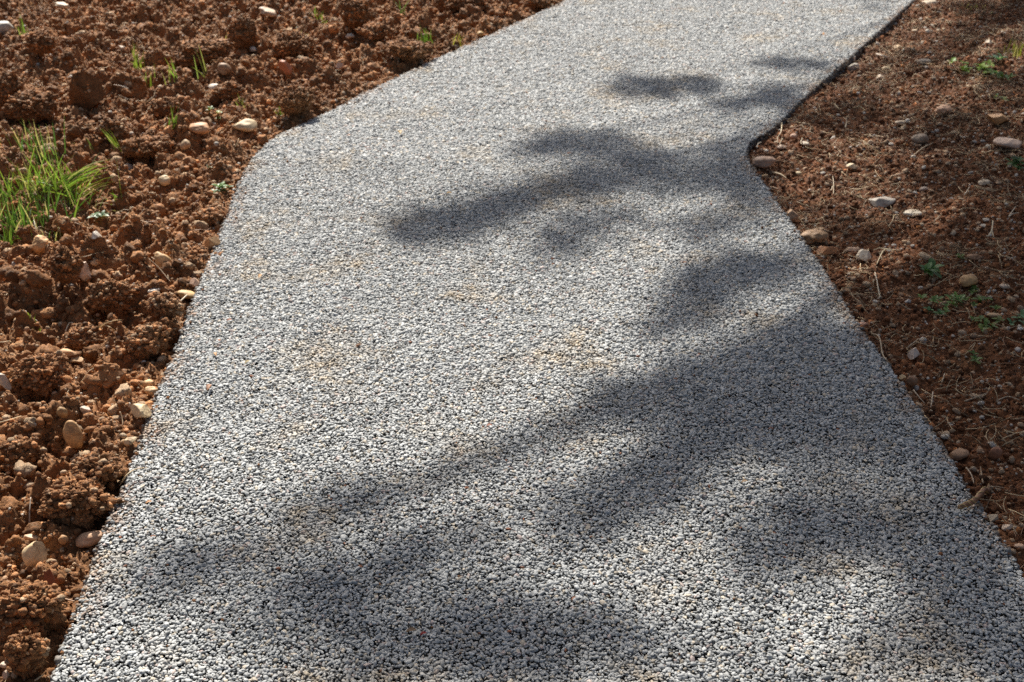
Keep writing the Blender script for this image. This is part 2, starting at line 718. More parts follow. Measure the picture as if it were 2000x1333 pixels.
def soil_scatter(protos, n, right, rlo, rhi, power, colf, sink=.25, flat=(.7, 1.0)):
    p = soil_points(n, right, lo=max(.010, rlo * 1.2))
    u = rng.random(n)
    r = (rlo ** (1 - power) + u * (rhi ** (1 - power) - rlo ** (1 - power))) ** (1 / (1 - power))
    sd = bil(SD, p[:, 0], p[:, 1])
    r = np.minimum(r, np.maximum(sd * .85, rlo))
    z = soil_z(p[:, 0], p[:, 1]) + r * (.6 - sink * 1.6)
    sc = r[:, None] * np.stack([rng.uniform(.9, 1.25, n), rng.uniform(.8, 1.05, n), rng.uniform(*flat, n)], -1)
    rot = rot_zt(rng.uniform(0, 6.283, n), np.abs(rng.normal(0, .6, n)), rng.uniform(0, 6.283, n))
    return scatter(protos, np.stack([p[:, 0], p[:, 1], z], -1), sc, rot, colf(p[:, 0], p[:, 1], n))


def earth(mult=1.0, spread=.22):
    def f(x, y, n):
        c = soil_color(x, y) * rng.lognormal(0, spread, n)[:, None] * mult
        k = rng.random(n) < .02
        c[k] = np.array([.42, .17, .055]) * rng.uniform(.7, 1.2, (k.sum(), 1))
        k = rng.random(n) < .10
        c[k] = np.array([.46, .32, .20]) * rng.uniform(.7, 1.2, (k.sum(), 1))
        return c
    return f


def pale(x, y, n):
    t = rng.random(n)[:, None]
    c = np.array([.56, .44, .31]) * (1 - t) + np.array([.44, .27, .16]) * t
    c = c * rng.uniform(.7, 1.15, (n, 1))
    k = rng.random(n) < .18
    c[k] = np.array([.62, .57, .5]) * rng.uniform(.8, 1.1, (k.sum(), 1))
    return c


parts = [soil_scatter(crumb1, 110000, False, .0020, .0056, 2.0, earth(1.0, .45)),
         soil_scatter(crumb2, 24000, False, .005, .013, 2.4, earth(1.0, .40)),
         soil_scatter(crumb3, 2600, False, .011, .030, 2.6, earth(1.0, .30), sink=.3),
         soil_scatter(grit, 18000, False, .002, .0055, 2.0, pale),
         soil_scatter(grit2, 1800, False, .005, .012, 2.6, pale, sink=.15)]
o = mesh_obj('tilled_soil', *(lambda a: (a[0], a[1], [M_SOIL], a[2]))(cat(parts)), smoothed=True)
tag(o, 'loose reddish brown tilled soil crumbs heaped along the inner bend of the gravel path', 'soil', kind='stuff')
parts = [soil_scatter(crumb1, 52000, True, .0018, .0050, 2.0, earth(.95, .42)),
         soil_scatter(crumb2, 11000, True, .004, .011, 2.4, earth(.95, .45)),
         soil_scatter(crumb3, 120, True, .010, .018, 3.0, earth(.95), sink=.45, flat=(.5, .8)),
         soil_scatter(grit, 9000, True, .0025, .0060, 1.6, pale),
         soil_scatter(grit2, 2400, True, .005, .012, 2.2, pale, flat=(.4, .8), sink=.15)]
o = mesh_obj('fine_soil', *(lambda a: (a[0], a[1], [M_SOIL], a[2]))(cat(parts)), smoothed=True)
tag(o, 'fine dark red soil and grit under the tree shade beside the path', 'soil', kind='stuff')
del parts


n0 = 60000
px_ = np.stack([rng.uniform(-3.4, 4.4, n0), rng.uniform(1.2, 7.4, n0)], -1)
sd0 = -bil(SD, px_[:, 0], px_[:, 1])
keep = (sd0 > 0) & in_view(px_[:, 0], px_[:, 1], .3) & (rng.random(n0) < np.exp(-sd0 / .03) * .75 * smooth(-.35, .45, fbm(px_[:, 0], px_[:, 1], .22, 333, 3)) + .016)
px_ = px_[keep]
n0 = len(px_)
r0 = np.clip(rng.lognormal(0, .4, n0), .5, 2.4) * .0022
parts = [scatter(crumb1, np.stack([px_[:, 0], px_[:, 1], np.full(n0, -.0005)], -1), r0[:, None] * np.array([1.1, 1, .8]),
                 rot_zt(rng.uniform(0, 6.283, n0), rng.uniform(0, 1, n0), rng.uniform(0, 6.283, n0)), soil_color(px_[:, 0], px_[:, 1]) * rng.uniform(.7, 1.5, (n0, 1)))]
o = mesh_obj('stray_soil', *(lambda a: (a[0], a[1], [M_SOIL], a[2]))(cat(parts)), smoothed=True)
tag(o, 'crumbs of earth trodden onto the gravel along its edges', 'soil', kind='stuff')

# ------------------------------------------------------------------ tubes and blades
def tube(pts, r0, r1, sides=4):
    pts = np.asarray(pts, float)
    n = len(pts)
    d = np.gradient(pts, axis=0)
    d /= np.linalg.norm(d, axis=1)[:, None] + 1e-9
    up = np.where(np.abs(d[:, 2:3]) > .9, np.array([[1., 0, 0]]), np.array([[0, 0, 1.]]))
    a = np.cross(d, up)
    a /= np.linalg.norm(a, axis=1)[:, None] + 1e-9
    b = np.cross(d, a)
    rr = np.linspace(r0, r1, n) if np.isscalar(r0) else np.asarray(r0)
    th = np.arange(sides) * 2 * math.pi / sides
    V = (pts[:, None] + rr[:, None, None] * (np.cos(th)[None, :, None] * a[:, None] + np.sin(th)[None, :, None] * b[:, None])).reshape(-1, 3)
    F = []
    for i in range(n - 1):
        for k in range(sides):
            p, q = i * sides + k, i * sides + (k + 1) % sides
            F += [(p, q, q + sides), (p, q + sides, p + sides)]
    for k in range(1, sides - 1):
        F += [(0, k + 1, k), ((n - 1) * sides, (n - 1) * sides + k, (n - 1) * sides + k + 1)]
    return V, np.array(F)


def curve_pts(p0, p1, bend, n=6, wob=0.0):
    p0, p1 = np.asarray(p0, float), np.asarray(p1, float)
    t = np.linspace(0, 1, n)[:, None]
    return p0 + (p1 - p0) * t + np.asarray(bend) * (4 * t * (1 - t)) + rng.normal(0, 1, (n, 3)) * wob


def blade(base, tip, width, droop, side, n=5):
    t = np.linspace(0, 1, n)
    c = base + (tip - base) * t[:, None] + np.array([0, 0, 1.]) * (droop * 4 * t * (1 - t))[:, None]
    wd = width * np.clip(1.15 - t ** 1.6 * 1.15, .04, 1) * .5
    fold = np.cross(side, tip - base)
    fold = fold / (np.linalg.norm(fold) + 1e-9)
    L = c - side * wd[:, None]
    Rr = c + side * wd[:, None]
    mid = c + fold * wd[:, None] * .35
    V = np.stack([L, mid, Rr], 1).reshape(-1, 3)
    F = []
    for i in range(n - 1):
        for k in (0, 1):
            p = i * 3 + k
            F += [(p, p + 1, p + 4), (p, p + 4, p + 3)]
    return V, np.array(F)


def leaf(base, d, length, width, up, fold=.25, n=6):
    """an oval leaf lying along d, with a raised rim"""
    d = d / np.linalg.norm(d)
    side = np.cross(d, up)
    side /= np.linalg.norm(side) + 1e-9
    t = np.linspace(0, 1, n)
    wd = width * .5 * np.sin(math.pi * np.clip(t, .03, .985)) ** .8
    c = base + d * (t * length)[:, None] + up * (length * .35 * (t - t * t))[:, None]
    V = np.stack([c - side * wd[:, None] + up * (wd * fold)[:, None], c, c + side * wd[:, None] + up * (wd * fold)[:, None]], 1).reshape(-1, 3)
    F = []
    for i in range(n - 1):
        for k in (0, 1):
            p = i * 3 + k
            F += [(p, p + 1, p + 4), (p, p + 4, p + 3)]
    return V, np.array(F)


def join(parts, cols):
    return cat([(v, f, np.tile(np.asarray(c, float), (len(v), 1))) for (v, f), c in zip(parts, cols)])


def straw_stuff(name, n, right, label, lmin, lmax, rad):
    p = soil_points(n * 3, right, margin=.3, lo=.02)
    p = p[fbm(p[:, 0], p[:, 1], .28, 353, 3) + rng.normal(0, .12, len(p)) > .02][:n]
    vs = []
    cs = []
    for x, y in p:
        L = random.uniform(lmin, lmax)
        a = random.uniform(0, 6.283)
        m = 5
        t = np.linspace(-.5, .5, m)
        bend = random.gauss(0, .09) * L
        X = x + math.cos(a) * t * L - math.sin(a) * bend * (1 - 4 * t * t)
        Y = y + math.sin(a) * t * L + math.cos(a) * bend * (1 - 4 * t * t)
        zs = soil_z(X, Y)
        Z = zs.max() * .55 + zs * .45 + rad + random.uniform(.004, .014) + t * random.gauss(0, .010)
        vs.append(tube(np.stack([X, Y, np.maximum(Z, zs - .001)], -1), rad * random.uniform(.7, 1.2), rad * .5, 3))
        k = random.random()
        cs.append(np.array([.58, .43, .25]) * random.uniform(.5, 1.2) if k < .8 else np.array([.30, .15, .075]) * random.uniform(.6, 1.2))
    V, F, C = join(vs, cs)
    o = mesh_obj(name, V, F, [M_STRAW], C, smoothed=True)
    tag(o, label, 'straw', kind='stuff')


straw_stuff('pine_straw', 3000, True, 'thin dry pine needles and bark threads strewn over the shaded soil', .014, .085, .0014)
straw_stuff('dry_roots', 900, False, 'thin dry roots and stalks strewn among the tilled clods', .02, .07, .0011)


# ------------------------------------------------------------------ stones, one object each
def px_size(px, py):
    p = hit_soil(px, py)
    d = p[1] * CP + (CAM_H - p[2]) * SP
    return p, d / FPX, math.atan2(CAM_H - p[2], p[1])


def set_stone(px, py, wd, hg, kind, col, label, rz=0, tilt=0, name='stone', cat_='stone', stand=False, sink=.42):
    p, m, dep = px_size(px, py + hg * .30)
    a = wd * m * .5
    H = hg * m * .5
    if stand:
        b = a * .9
        c = max((H - .0) / math.cos(dep) * .95, a)
    else:
        b = min(.85 * a, H / math.sin(dep) * .78)
        c = math.sqrt(max(H * H - (b * math.sin(dep)) ** 2, (.42 * b) ** 2)) / math.cos(dep)
    seed = int(px * 13 + py * 7) % 9973
    if kind == 'round':
        V, F = pebble(4, seed, .24)
    elif kind == 'flat':
        V, F = pebble(4, seed, .34)
        V = V.copy()
        V[:, 2] = np.sign(V[:, 2]) * np.minimum(np.abs(V[:, 2]), .72)
    elif kind == 'lumpy':
        V, F = lump(4, seed, .22)
    else:
        V, F = chip(5, seed, cuts=10, amp=.25, bottom=False)
        V = V * (1 + .02 * value3(V * 6, seed))[:, None] * 1.22
    if kind == 'notched':
        pass
    ang, tl = R(rz), R(tilt)
    V = V * np.array([a, b, c * 1.12]) * (1.12 if px < 1200 else .94)
    ct, st = math.cos(tl), math.sin(tl)                      # tilt in the picture plane
    V = V @ np.array([[ct, 0, st], [0, 1, 0], [-st, 0, ct]])
    cz, sz = math.cos(ang), math.sin(ang)
    V = V @ np.array([[cz, sz, 0], [-sz, cz, 0], [0, 0, 1]])
    zmin = V[:, 2].min()
    foot = soil_z(p[0] + np.array([0, a, -a, 0, 0]) * .6, p[1] + np.array([0, 0, 0, b, -b]) * .6)
    z0 = max(float(np.mean(foot)), float(foot[0])) - (sink - (.26 if px < 1200 else .16)) * (-zmin)
    sdp = float(bil(SD, p[0], p[1]))
    if sdp < a * .5 and not px > 1400:
        z0 = max(z0, -.012)
    # keep the middle of the stone on the pixel it has in the photograph
    dx, dy, dz = ray(px, py)
    t = (z0 - zmin * .95 - CAM_H) / dz
    o = mesh_obj(name, V - np.array([0, 0, zmin]), F, [M_STONE], smoothed=(kind != 'angular'))
    if kind == 'angular':
        o.data.polygons.foreach_set('use_smooth', np.ones(len(F), bool))
        try:
            o.data.set_sharp_from_angle(angle=R(24))
        except Exception:
            pass
    o.location = (dx * t, dy * t, z0)
    o.color = (*(np.array(col) * np.array([1.14, 1.08, 1.0])), 1)
    tag(o, label, cat_, 'stones lying on the soil' if cat_ == 'stone' else 'large clods of tilled soil')
    return o


CREAM, TAN, PINK, WHITE, ORANGE, GREY, BROWN, RED = (.62, .50, .33), (.47, .31, .17), (.56, .38, .28), (.66, .61, .54), (.50, .23, .085), (.36, .35, .33), (.30, .19, .12), (.26, .085, .045)
STONES = [
    # tilled side
    (480, 246, 37, 19, 'round', CREAM, 'smooth cream oval stone near the path bend, right beside a tan one', 0, 6),
    (388, 251, 35, 18, 'round', (.55, .33, .19), 'smooth tan orange oval stone beside the cream oval one near the bend', 0, -4),
    (322, 353, 21, 16, 'round', CREAM, 'small rounded cream stone on loose soil below the dark hollow', 0, 10),
    (252, 327, 19, 13, 'angular', WHITE, 'bright white chip at the rim of the dark soil hollow', 20, 15),
    (418, 171, 18, 10, 'round', WHITE, 'small pale oval pebble above the overhung clod shadow', 0, 0),
    (437, 136, 24, 18, 'round', (.33, .22, .14), 'round brownish pebble just below the two tall grass blades', 0, 0),
    (362, 284, 18, 15, 'round', (.58, .44, .29), 'small beige pebble uphill of the dark hollow', 0, 30),
    (346, 336, 14, 14, 'angular', (.60, .46, .32), 'tiny beige angular chip between hollow and rounded cream stone', 30, 30),
    (319, 513, 26, 34, 'round', (.60, .41, .22), 'egg shaped cream stone tipped upright beside crossing brown straws', 0, 25, True),
    (158, 533, 25, 42, 'angular', (.62, .49, .40), 'pale pink angular stone standing against a crumbly dark clod', 30, 20, True),
    (189, 461, 18, 13, 'angular', WHITE, 'small white angular chip downhill of the green grass clump', 10, 10),
    (368, 576, 36, 15, 'round', (.52, .36, .17), 'elongated yellowish tan stone at the path edge with a curved pale straw', 18, -16),
    (377, 556, 18, 14, 'angular', PINK, 'small pinkish stone just above the elongated tan stone', 20, 30),
    (302, 568, 20, 8, 'flat', WHITE, 'thin white flake wedged under crumbly soil', 0, 5),
    (276, 803, 45, 25, 'angular', (.66, .53, .34), 'flat cream angular stone jutting out to the path edge', 0, -4),
    (290, 750, 20, 15, 'round', (.60, .40, .22), 'lumpy orange tan stone uphill of the flat cream stone', 10, 10),
    (296, 765, 22, 16, 'lumpy', (.55, .38, .22), 'rough tan stone touching the lumpy orange tan one', 0, -20),
    (143, 851, 28, 38, 'round', (.50, .31, .15), 'upright orange tan egg stone in the soil below the big smooth clod', 0, 6, True),
    (173, 1054, 50, 28, 'round', (.57, .37, .24), 'large smooth tan pink stone tapering away from the path edge', 0, 14),
    (73, 1088, 36, 40, 'angular', (.68, .54, .34), 'bright cream broken stone with a notch in its side', 40, 0),
    (62, 1051, 30, 12, 'flat', (.55, .38, .25), 'pale flat stone half buried above the notched cream stone', 0, -8),
    (124, 1055, 15, 15, 'round', (.48, .29, .15), 'small round tan pebble between notched and tapering stones', 0, 0),
    (131, 689, 38, 13, 'angular', (.55, .33, .17), 'thin pale orange slab lying on top of a shadowed clod', 0, -6),
    (150, 703, 26, 10, 'angular', (.55, .37, .21), 'smaller pale orange slab just below the first slab', 0, 4),
    (5, 746, 18, 26, 'angular', (.52, .47, .41), 'grey white stone cut by the picture edge beside the crumbly heap', 0, 30),
    (255, 861, 19, 13, 'angular', (.64, .52, .35), 'small cream chip close to the path, below the jutting cream stone', 20, 12),
    (122, 806, 18, 17, 'round', (.34, .22, .11), 'dull olive tan pebble in shade below the big smooth clod', 0, 0),
    (169, 804, 13, 16, 'angular', (.55, .48, .42), 'small greyish white wedge between olive pebble and jutting cream stone', 0, 40),
    (412, 474, 24, 20, 'angular', (.50, .32, .17), 'tan angular stone at the path edge beside a black gap', 0, -20),
    (80, 479, 34, 26, 'lumpy', (.60, .38, .19), 'pale orange lumpy stone at the foot of the green grass clump', 0, 10),
    (100, 1141, 17, 42, 'angular', RED, 'dark red stone standing on end in a black hollow', 20, 4, True),
    (11, 1299, 22, 12, 'round', (.62, .54, .45), 'white stone cut by the picture edge beside the round crumbly clod', 0, 0),
    (13, 1318, 16, 13, 'angular', (.63, .50, .40), 'pinkish white chip just below the white stone at the picture edge', 0, 20),
    (121, 12, 24, 11, 'flat', (.52, .43, .32), 'pale flat slab far up the tilled ground', 0, -12),
    (679, 13, 17, 8, 'round', WHITE, 'far white pebble in front of a tall dark clod', 0, 0),
    (684, 71, 16, 8, 'round', WHITE, 'white oval pebble downhill of the tall dark clod', 0, 0),
    (664, 130, 14, 10, 'angular', (.60, .42, .32), 'small pale pink stone in the tilled soil above the bend', 0, 10),
    (559, 131, 20, 22, 'angular', (.46, .20, .12), 'reddish tilted slab with a bright edge among tilled clods', 0, 40),
    (495, 97, 13, 8, 'round', (.62, .58, .52), 'small white pebble beside a dark upright clod', 0, 0),
    (938, 67, 14, 8, 'round', (.55, .38, .16), 'yellow tan pebble near the path edge above a yellowish weed', 0, 0),
    (525, 24, 30, 10, 'flat', (.50, .38, .28), 'pale tilted flake far up the tilled ground', 0, -18),
    (6, 56, 30, 26, 'flat', (.42, .41, .38), 'flat grey stone cut by the picture edge, farthest up the slope', 0, 0),
    (238, 95, 13, 12, 'angular', (.58, .47, .36), 'pale lump catching light beside a dark upright clod', 0, 0),
    # shaded side
    (1490, 317, 48, 21, 'round', (.36, .25, .19), 'brown grey oval stone tucked into the inner corner of the path', 0, 8),
    (1667, 131, 30, 13, 'angular', (.70, .67, .60), 'bright white flat stone leaning at the raised path edge', 0, 0),
    (1668, 114, 9, 15, 'angular', (.70, .66, .60), 'small white chip standing on end behind the bright flat stone', 0, 10, True),
    (1731, 134, 19, 9, 'round', CREAM, 'small cream oval pebble uphill of the whitish angular one', 0, 0),
    (1718, 153, 18, 10, 'angular', (.62, .52, .42), 'whitish angular pebble downhill of a cream oval one', 0, 14),
    (1752, 94, 17, 10, 'round', (.56, .40, .24), 'orange cream pebble beside a short pale stick', 0, 0),
    (1805, 122, 26, 14, 'flat', (.42, .36, .29), 'flat grey beige stone on sunlit soil', 0, 0),
    (1842, 216, 32, 17, 'lumpy', (.58, .37, .25), 'pale orange crumbly stone uphill of a shadow band', 0, 0),
    (1947, 232, 44, 30, 'angular', (.42, .24, .11), 'big orange brown stone with a dark hollow face', 10, 0),
    (1797, 273, 36, 23, 'round', (.33, .26, .20), 'grey brown rounded stone in tree shade above a long straw', 0, 8),
    (1967, 280, 52, 19, 'flat', (.52, .40, .33), 'pale pink flat stone, broadest on the shaded soil', 0, 6),
    (1759, 240, 20, 8, 'round', (.48, .40, .31), 'dull beige flat pebble at the rim of the shadow band', 0, 0),
    (1663, 325, 22, 12, 'angular', (.64, .52, .35), 'cream block like pebble on the sunlit patch by the corner', 0, 0),
    (1573, 281, 18, 8, 'round', (.64, .57, .47), 'small whitish pebble with a bent straw in the sunlit patch', 0, -4),
    (1526, 288, 19, 9, 'round', (.60, .46, .36), 'pale pink pebble under a forked straw near the inner corner', 0, 12),
    (1551, 267, 15, 10, 'round', (.50, .33, .25), 'pinkish round pebble near the raised path edge', 0, 0),
    (1560, 340, 13, 9, 'round', (.54, .44, .28), 'small yellow beige pebble beside a grey twiglet', 0, 0),
    (1922, 357, 24, 10, 'round', (.58, .49, .37), 'cream oval pebble alone in deep shade', 0, 4),
    (1804, 370, 20, 8, 'round', (.37, .31, .27), 'dull grey pebble at the rim of the sunlit streak', 0, 14),
    (1781, 417, 40, 13, 'flat', (.66, .60, .50), 'long white flat stone beside the sunlit streak', 0, 2),
    (1716, 395, 50, 23, 'angular', (.36, .34, .31), 'big grey flat rock uphill of the long white stone', 0, 5),
    (1548, 420, 27, 22, 'angular', (.56, .38, .25), 'pale tan broken stone leaning at the path edge', 20, 20),
    (1586, 464, 52, 28, 'lumpy', (.36, .23, .13), 'rough brown flat rock half under the path edge', 0, 14),
    (1598, 449, 21, 9, 'flat', (.40, .26, .15), 'small brown slab resting against the rough brown rock', 0, 4),
    (1611, 488, 42, 16, 'angular', (.46, .21, .09), 'orange brown wedge stone below the rough brown rock', 0, 10),
    (1687, 502, 30, 22, 'angular', (.64, .58, .48), 'bright white pointed stone near a Y shaped straw', 30, 12),
    (1663, 487, 26, 10, 'angular', (.48, .34, .25), 'pale brown flake between orange wedge and white pointed stone', 0, 6),
    (1808, 502, 28, 12, 'lumpy', (.54, .41, .27), 'knobbly beige stone uphill of the dark green seedling', 0, -20),
    (1892, 549, 40, 22, 'round', (.46, .30, .15), 'smooth tan oval stone in shade beside the green seedlings', 0, 14),
    (1903, 503, 32, 11, 'lumpy', (.33, .20, .12), 'long brown crusted stone uphill of the smooth tan oval', 0, -6),
    (1963, 560, 20, 9, 'round', (.46, .39, .32), 'dull pale pebble beyond the smooth tan oval stone', 0, 0),
    (1655, 559, 22, 9, 'round', (.46, .29, .15), 'tan oval pebble near the path edge with a hooked straw downhill', 0, 0),
    (1786, 692, 26, 20, 'angular', (.66, .56, .49), 'pinkish white angular chip, brightest in the deep shade', 20, 10),
    (1762, 740, 14, 12, 'angular', (.54, .42, .25), 'cream pebble leaning on a brown stone at the path edge', 0, 0),
    (1781, 746, 24, 20, 'round', (.26, .15, .09), 'dark brown stone with a cream pebble leaning on it', 0, 0),
    (1774, 588, 12, 8, 'angular', (.48, .46, .44), 'small grey white pebble in shade uphill of the pinkish chip', 0, 0),
    (1686, 634, 17, 8, 'round', (.48, .29, .22), 'small pinkish pebble touching the path edge in shade', 0, 0),
    (1943, 616, 34, 9, 'round', (.46, .32, .19), 'tan flat stone with a pale straw at its tip', 0, -4),
    (1874, 888, 42, 22, 'round', (.34, .21, .13), 'dim brown oval stone near the dry twisted stalk', 0, 18),
    (1944, 887, 24, 26, 'round', (.27, .13, .08), 'dark reddish brown round stone in the darkest soil', 0, 0),
    (1938, 1012, 26, 17, 'angular', (.40, .33, .25), 'grey tan stone by the path edge downhill of the twisted stalk', 0, 10),
    (1968, 1030, 22, 14, 'angular', (.54, .43, .34), 'pale broken chip behind the grey tan stone', 0, 0),
    (1992, 1068, 20, 12, 'round', (.50, .34, .24), 'pink tan pebble cut by the picture edge', 0, 0),
    (1922, 442, 16, 6, 'round', (.60, .55, .47), 'white sliver pebble uphill of a forked straw', 0, -10),
    (1926, 430, 14, 6, 'round', (.58, .52, .44), 'small whitish pebble just above the white sliver', 0, 0),
    (1815, 6, 28, 8, 'flat', (.64, .55, .43), 'white flat stone far along the raised path edge', 0, 4),
    (1787, 62, 12, 9, 'round', (.58, .46, .33), 'small cream pebble with a dark cavity uphill', 0, 0),
    (1812, 62, 12, 8, 'round', (.66, .60, .50), 'tiny white pebble in a pair, beyond the small cream one', 0, 0),
    (1932, 84, 16, 9, 'angular', (.64, .54, .42), 'pale stone on sunlit soil uphill of the green weed patch', 0, 0),
]
for s in STONES:
    px, py, wd, hg, kind, colr, lab, rz, tl = s[:9]
    set_stone(px, py, wd, hg, kind, colr, lab, rz, tl, stand=(len(s) > 9))


# ------------------------------------------------------------------ big clods, one object each
def set_clod(px, py, wd, hg, label, rough=.4, mult=1.0, smooth_face=False, sq=1.0):
    p, m, dep = px_size(px, py + hg * .35)
    a = wd * m * .5
    H = hg * m * .5
    b = a * .85
    c = max(H / math.cos(dep) * .95 * sq, .4 * a)
    seed = int(px * 17 + py * 5) % 9973
    V, F = lump(6, seed, rough)
    if smooth_face:
        V, F = chip(5, seed, cuts=8, amp=.25, bottom=False)
        V = V * (1 + .05 * value3(V * 4, seed) + .025 * value3(V * 11, seed))[:, None]
    else:
        V = V * (1 + .085 * (np.abs(value3(V * 11 + .15 * value3(V * 9, seed)[:, None], seed + 6)) - .3) + .045 * (np.abs(value3(V * 22, seed + 8)) - .3) + .022 * (np.abs(value3(V * 40, seed + 9)) - .3))[:, None]
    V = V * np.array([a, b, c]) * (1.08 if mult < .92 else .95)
    zmin = V[:, 2].min()
    dx, dy, dz = ray(px, py)
    z0 = float(soil_z(p[0], p[1])) - (.22 if mult < .92 else .40) * c
    t = (z0 - zmin * .75 - CAM_H) / dz
    x, y = dx * t, dy * t
    while float(bil(SD, x, y)) < a * 1.12 + .008:
        x -= .006
    col = soil_color(V[:, 0] + x, V[:, 1] + y) * mult * (1 + .25 * value3(V / .008, seed))[:, None]  # mult paints the shade of the dark clods into their colour
    o = mesh_obj('soil_clod', V - np.array([0, 0, zmin]), F, [M_SOIL], col, smoothed=True)
    o.location = (x, y, z0)
    tag(o, label, 'clod', 'large clods of tilled soil')
    return o


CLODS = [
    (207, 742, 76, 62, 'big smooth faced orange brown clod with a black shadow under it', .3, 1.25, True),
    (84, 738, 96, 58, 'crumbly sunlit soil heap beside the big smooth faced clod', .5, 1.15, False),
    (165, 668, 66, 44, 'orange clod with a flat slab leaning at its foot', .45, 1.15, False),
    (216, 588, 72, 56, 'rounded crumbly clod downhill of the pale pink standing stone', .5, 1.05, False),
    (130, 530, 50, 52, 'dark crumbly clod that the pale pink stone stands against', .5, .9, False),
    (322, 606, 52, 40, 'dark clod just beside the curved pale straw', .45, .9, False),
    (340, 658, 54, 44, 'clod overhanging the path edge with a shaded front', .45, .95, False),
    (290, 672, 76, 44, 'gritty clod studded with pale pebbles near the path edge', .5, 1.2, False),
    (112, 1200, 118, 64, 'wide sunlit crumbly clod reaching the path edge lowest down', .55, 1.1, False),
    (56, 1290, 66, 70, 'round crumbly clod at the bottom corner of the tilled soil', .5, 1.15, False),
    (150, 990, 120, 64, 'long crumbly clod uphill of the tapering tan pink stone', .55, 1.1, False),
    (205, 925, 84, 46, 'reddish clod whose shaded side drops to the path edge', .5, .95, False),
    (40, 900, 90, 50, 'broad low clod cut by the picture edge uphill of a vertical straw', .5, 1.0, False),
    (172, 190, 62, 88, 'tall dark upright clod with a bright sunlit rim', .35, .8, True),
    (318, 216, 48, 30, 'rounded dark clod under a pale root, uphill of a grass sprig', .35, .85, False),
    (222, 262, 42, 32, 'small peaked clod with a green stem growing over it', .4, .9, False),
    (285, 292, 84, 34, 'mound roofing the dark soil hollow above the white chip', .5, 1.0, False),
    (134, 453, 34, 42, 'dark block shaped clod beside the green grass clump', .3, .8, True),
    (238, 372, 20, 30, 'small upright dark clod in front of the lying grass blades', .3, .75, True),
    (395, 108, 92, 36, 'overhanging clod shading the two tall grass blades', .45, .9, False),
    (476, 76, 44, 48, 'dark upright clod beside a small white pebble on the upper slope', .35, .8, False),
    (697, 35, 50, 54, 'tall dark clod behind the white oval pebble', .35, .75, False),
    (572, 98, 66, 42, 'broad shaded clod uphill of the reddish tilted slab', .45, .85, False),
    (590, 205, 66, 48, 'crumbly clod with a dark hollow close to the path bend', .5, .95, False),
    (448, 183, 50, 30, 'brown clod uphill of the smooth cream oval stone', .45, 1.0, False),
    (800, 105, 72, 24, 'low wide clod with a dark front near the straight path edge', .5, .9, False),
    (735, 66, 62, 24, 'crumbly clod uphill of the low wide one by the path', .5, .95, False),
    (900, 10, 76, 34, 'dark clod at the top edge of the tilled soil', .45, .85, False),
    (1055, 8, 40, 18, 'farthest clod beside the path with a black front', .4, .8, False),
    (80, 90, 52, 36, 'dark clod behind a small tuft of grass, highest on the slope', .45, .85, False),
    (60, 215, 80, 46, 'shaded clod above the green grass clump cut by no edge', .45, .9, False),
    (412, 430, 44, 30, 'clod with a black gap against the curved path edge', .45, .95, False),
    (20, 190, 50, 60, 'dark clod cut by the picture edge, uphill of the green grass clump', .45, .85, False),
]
cp = []
for c in CLODS:
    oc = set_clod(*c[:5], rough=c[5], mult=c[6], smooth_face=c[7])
    nv = len(oc.data.vertices)
    co = np.empty(nv * 3, np.float32)
    oc.data.vertices.foreach_get('co', co)
    co = co.reshape(-1, 3)
    k = rng.choice(nv, int(90 if c[7] else 700 * min(1.6, (co[:, 0].max() / .06) ** 1.2)))
    k = k[co[k, 2] > co[:, 2].max() * .35]
    cp.append(co[k] + np.array(oc.location))
cp = np.vstack(cp)
n0 = len(cp)
r0 = (.0020 + .0065 * rng.random(n0) ** 2.2)
v_, f_, c_ = scatter(crumb2, cp, r0[:, None] * np.stack([rng.uniform(.9, 1.3, n0), rng.uniform(.8, 1.1, n0), rng.uniform(.7, 1, n0)], -1),
                     rot_zt(rng.uniform(0, 6.283, n0), rng.uniform(0, 1, n0), rng.uniform(0, 6.283, n0)), earth(1.05, .4)(cp[:, 0], cp[:, 1], n0))
o = mesh_obj('clod_crumbs', v_, f_, [M_SOIL], c_, smoothed=True)
tag(o, 'small crumbs of earth clinging to the large tilled clods', 'soil', kind='stuff')

# ------------------------------------------------------------------ grass and weeds, one object each
G1, G2, G3 = np.array([.115, .215, .040]), np.array([.20, .30, .06]), np.array([.075, .16, .040])


def grass_tuft(px, py, n, h, spread, label, lean=(0, 0), col=G1, name='grass_tuft', width=.0048, flop=.9, straw=.06, cat_='grass'):
    p = hit_soil(px, py)
    if n < 32:
        h, n, width = h * 1.3, int(n * 1.25), width * .9
    parts, cols = [], []
    for _ in range(n):
        bx, by = rng.normal(0, spread, 2)
        x, y = p[0] + bx, p[1] + by
        z = min(float(soil_z(x, y)), p[2] + .03) - .004
        L = h * rng.uniform(.45, 1.1)
        a = rng.uniform(0, 6.283)
        out = abs(rng.normal(0, .42)) * flop
        d = np.array([math.cos(a) * math.sin(out) + lean[0], math.sin(a) * math.sin(out) + lean[1], math.cos(out)])
        d /= np.linalg.norm(d)
        base = np.array([x - p[0], y - p[1], z - p[2]])
        side = np.cross(d, rng.normal(size=3))
        side /= np.linalg.norm(side)
        parts.append(blade(base, base + d * L - np.array([0, 0, L * .12 * out]), width * rng.uniform(.6, 1.2), L * .10, side))
        c = col * rng.uniform(.45, 1.35) * np.array([rng.uniform(.85, 1.25), 1, rng.uniform(.8, 1.2)])
        if rng.random() < straw:
            c = np.array([.50, .44, .26]) * rng.uniform(.7, 1.1)
        cols.append(c)
    V, F, C = join(parts, cols)
    o = mesh_obj(name, V, F, [M_GRASS], C, smoothed=True)
    o.location = p
    tag(o, label, cat_, 'grass growing from the soil')
    return o


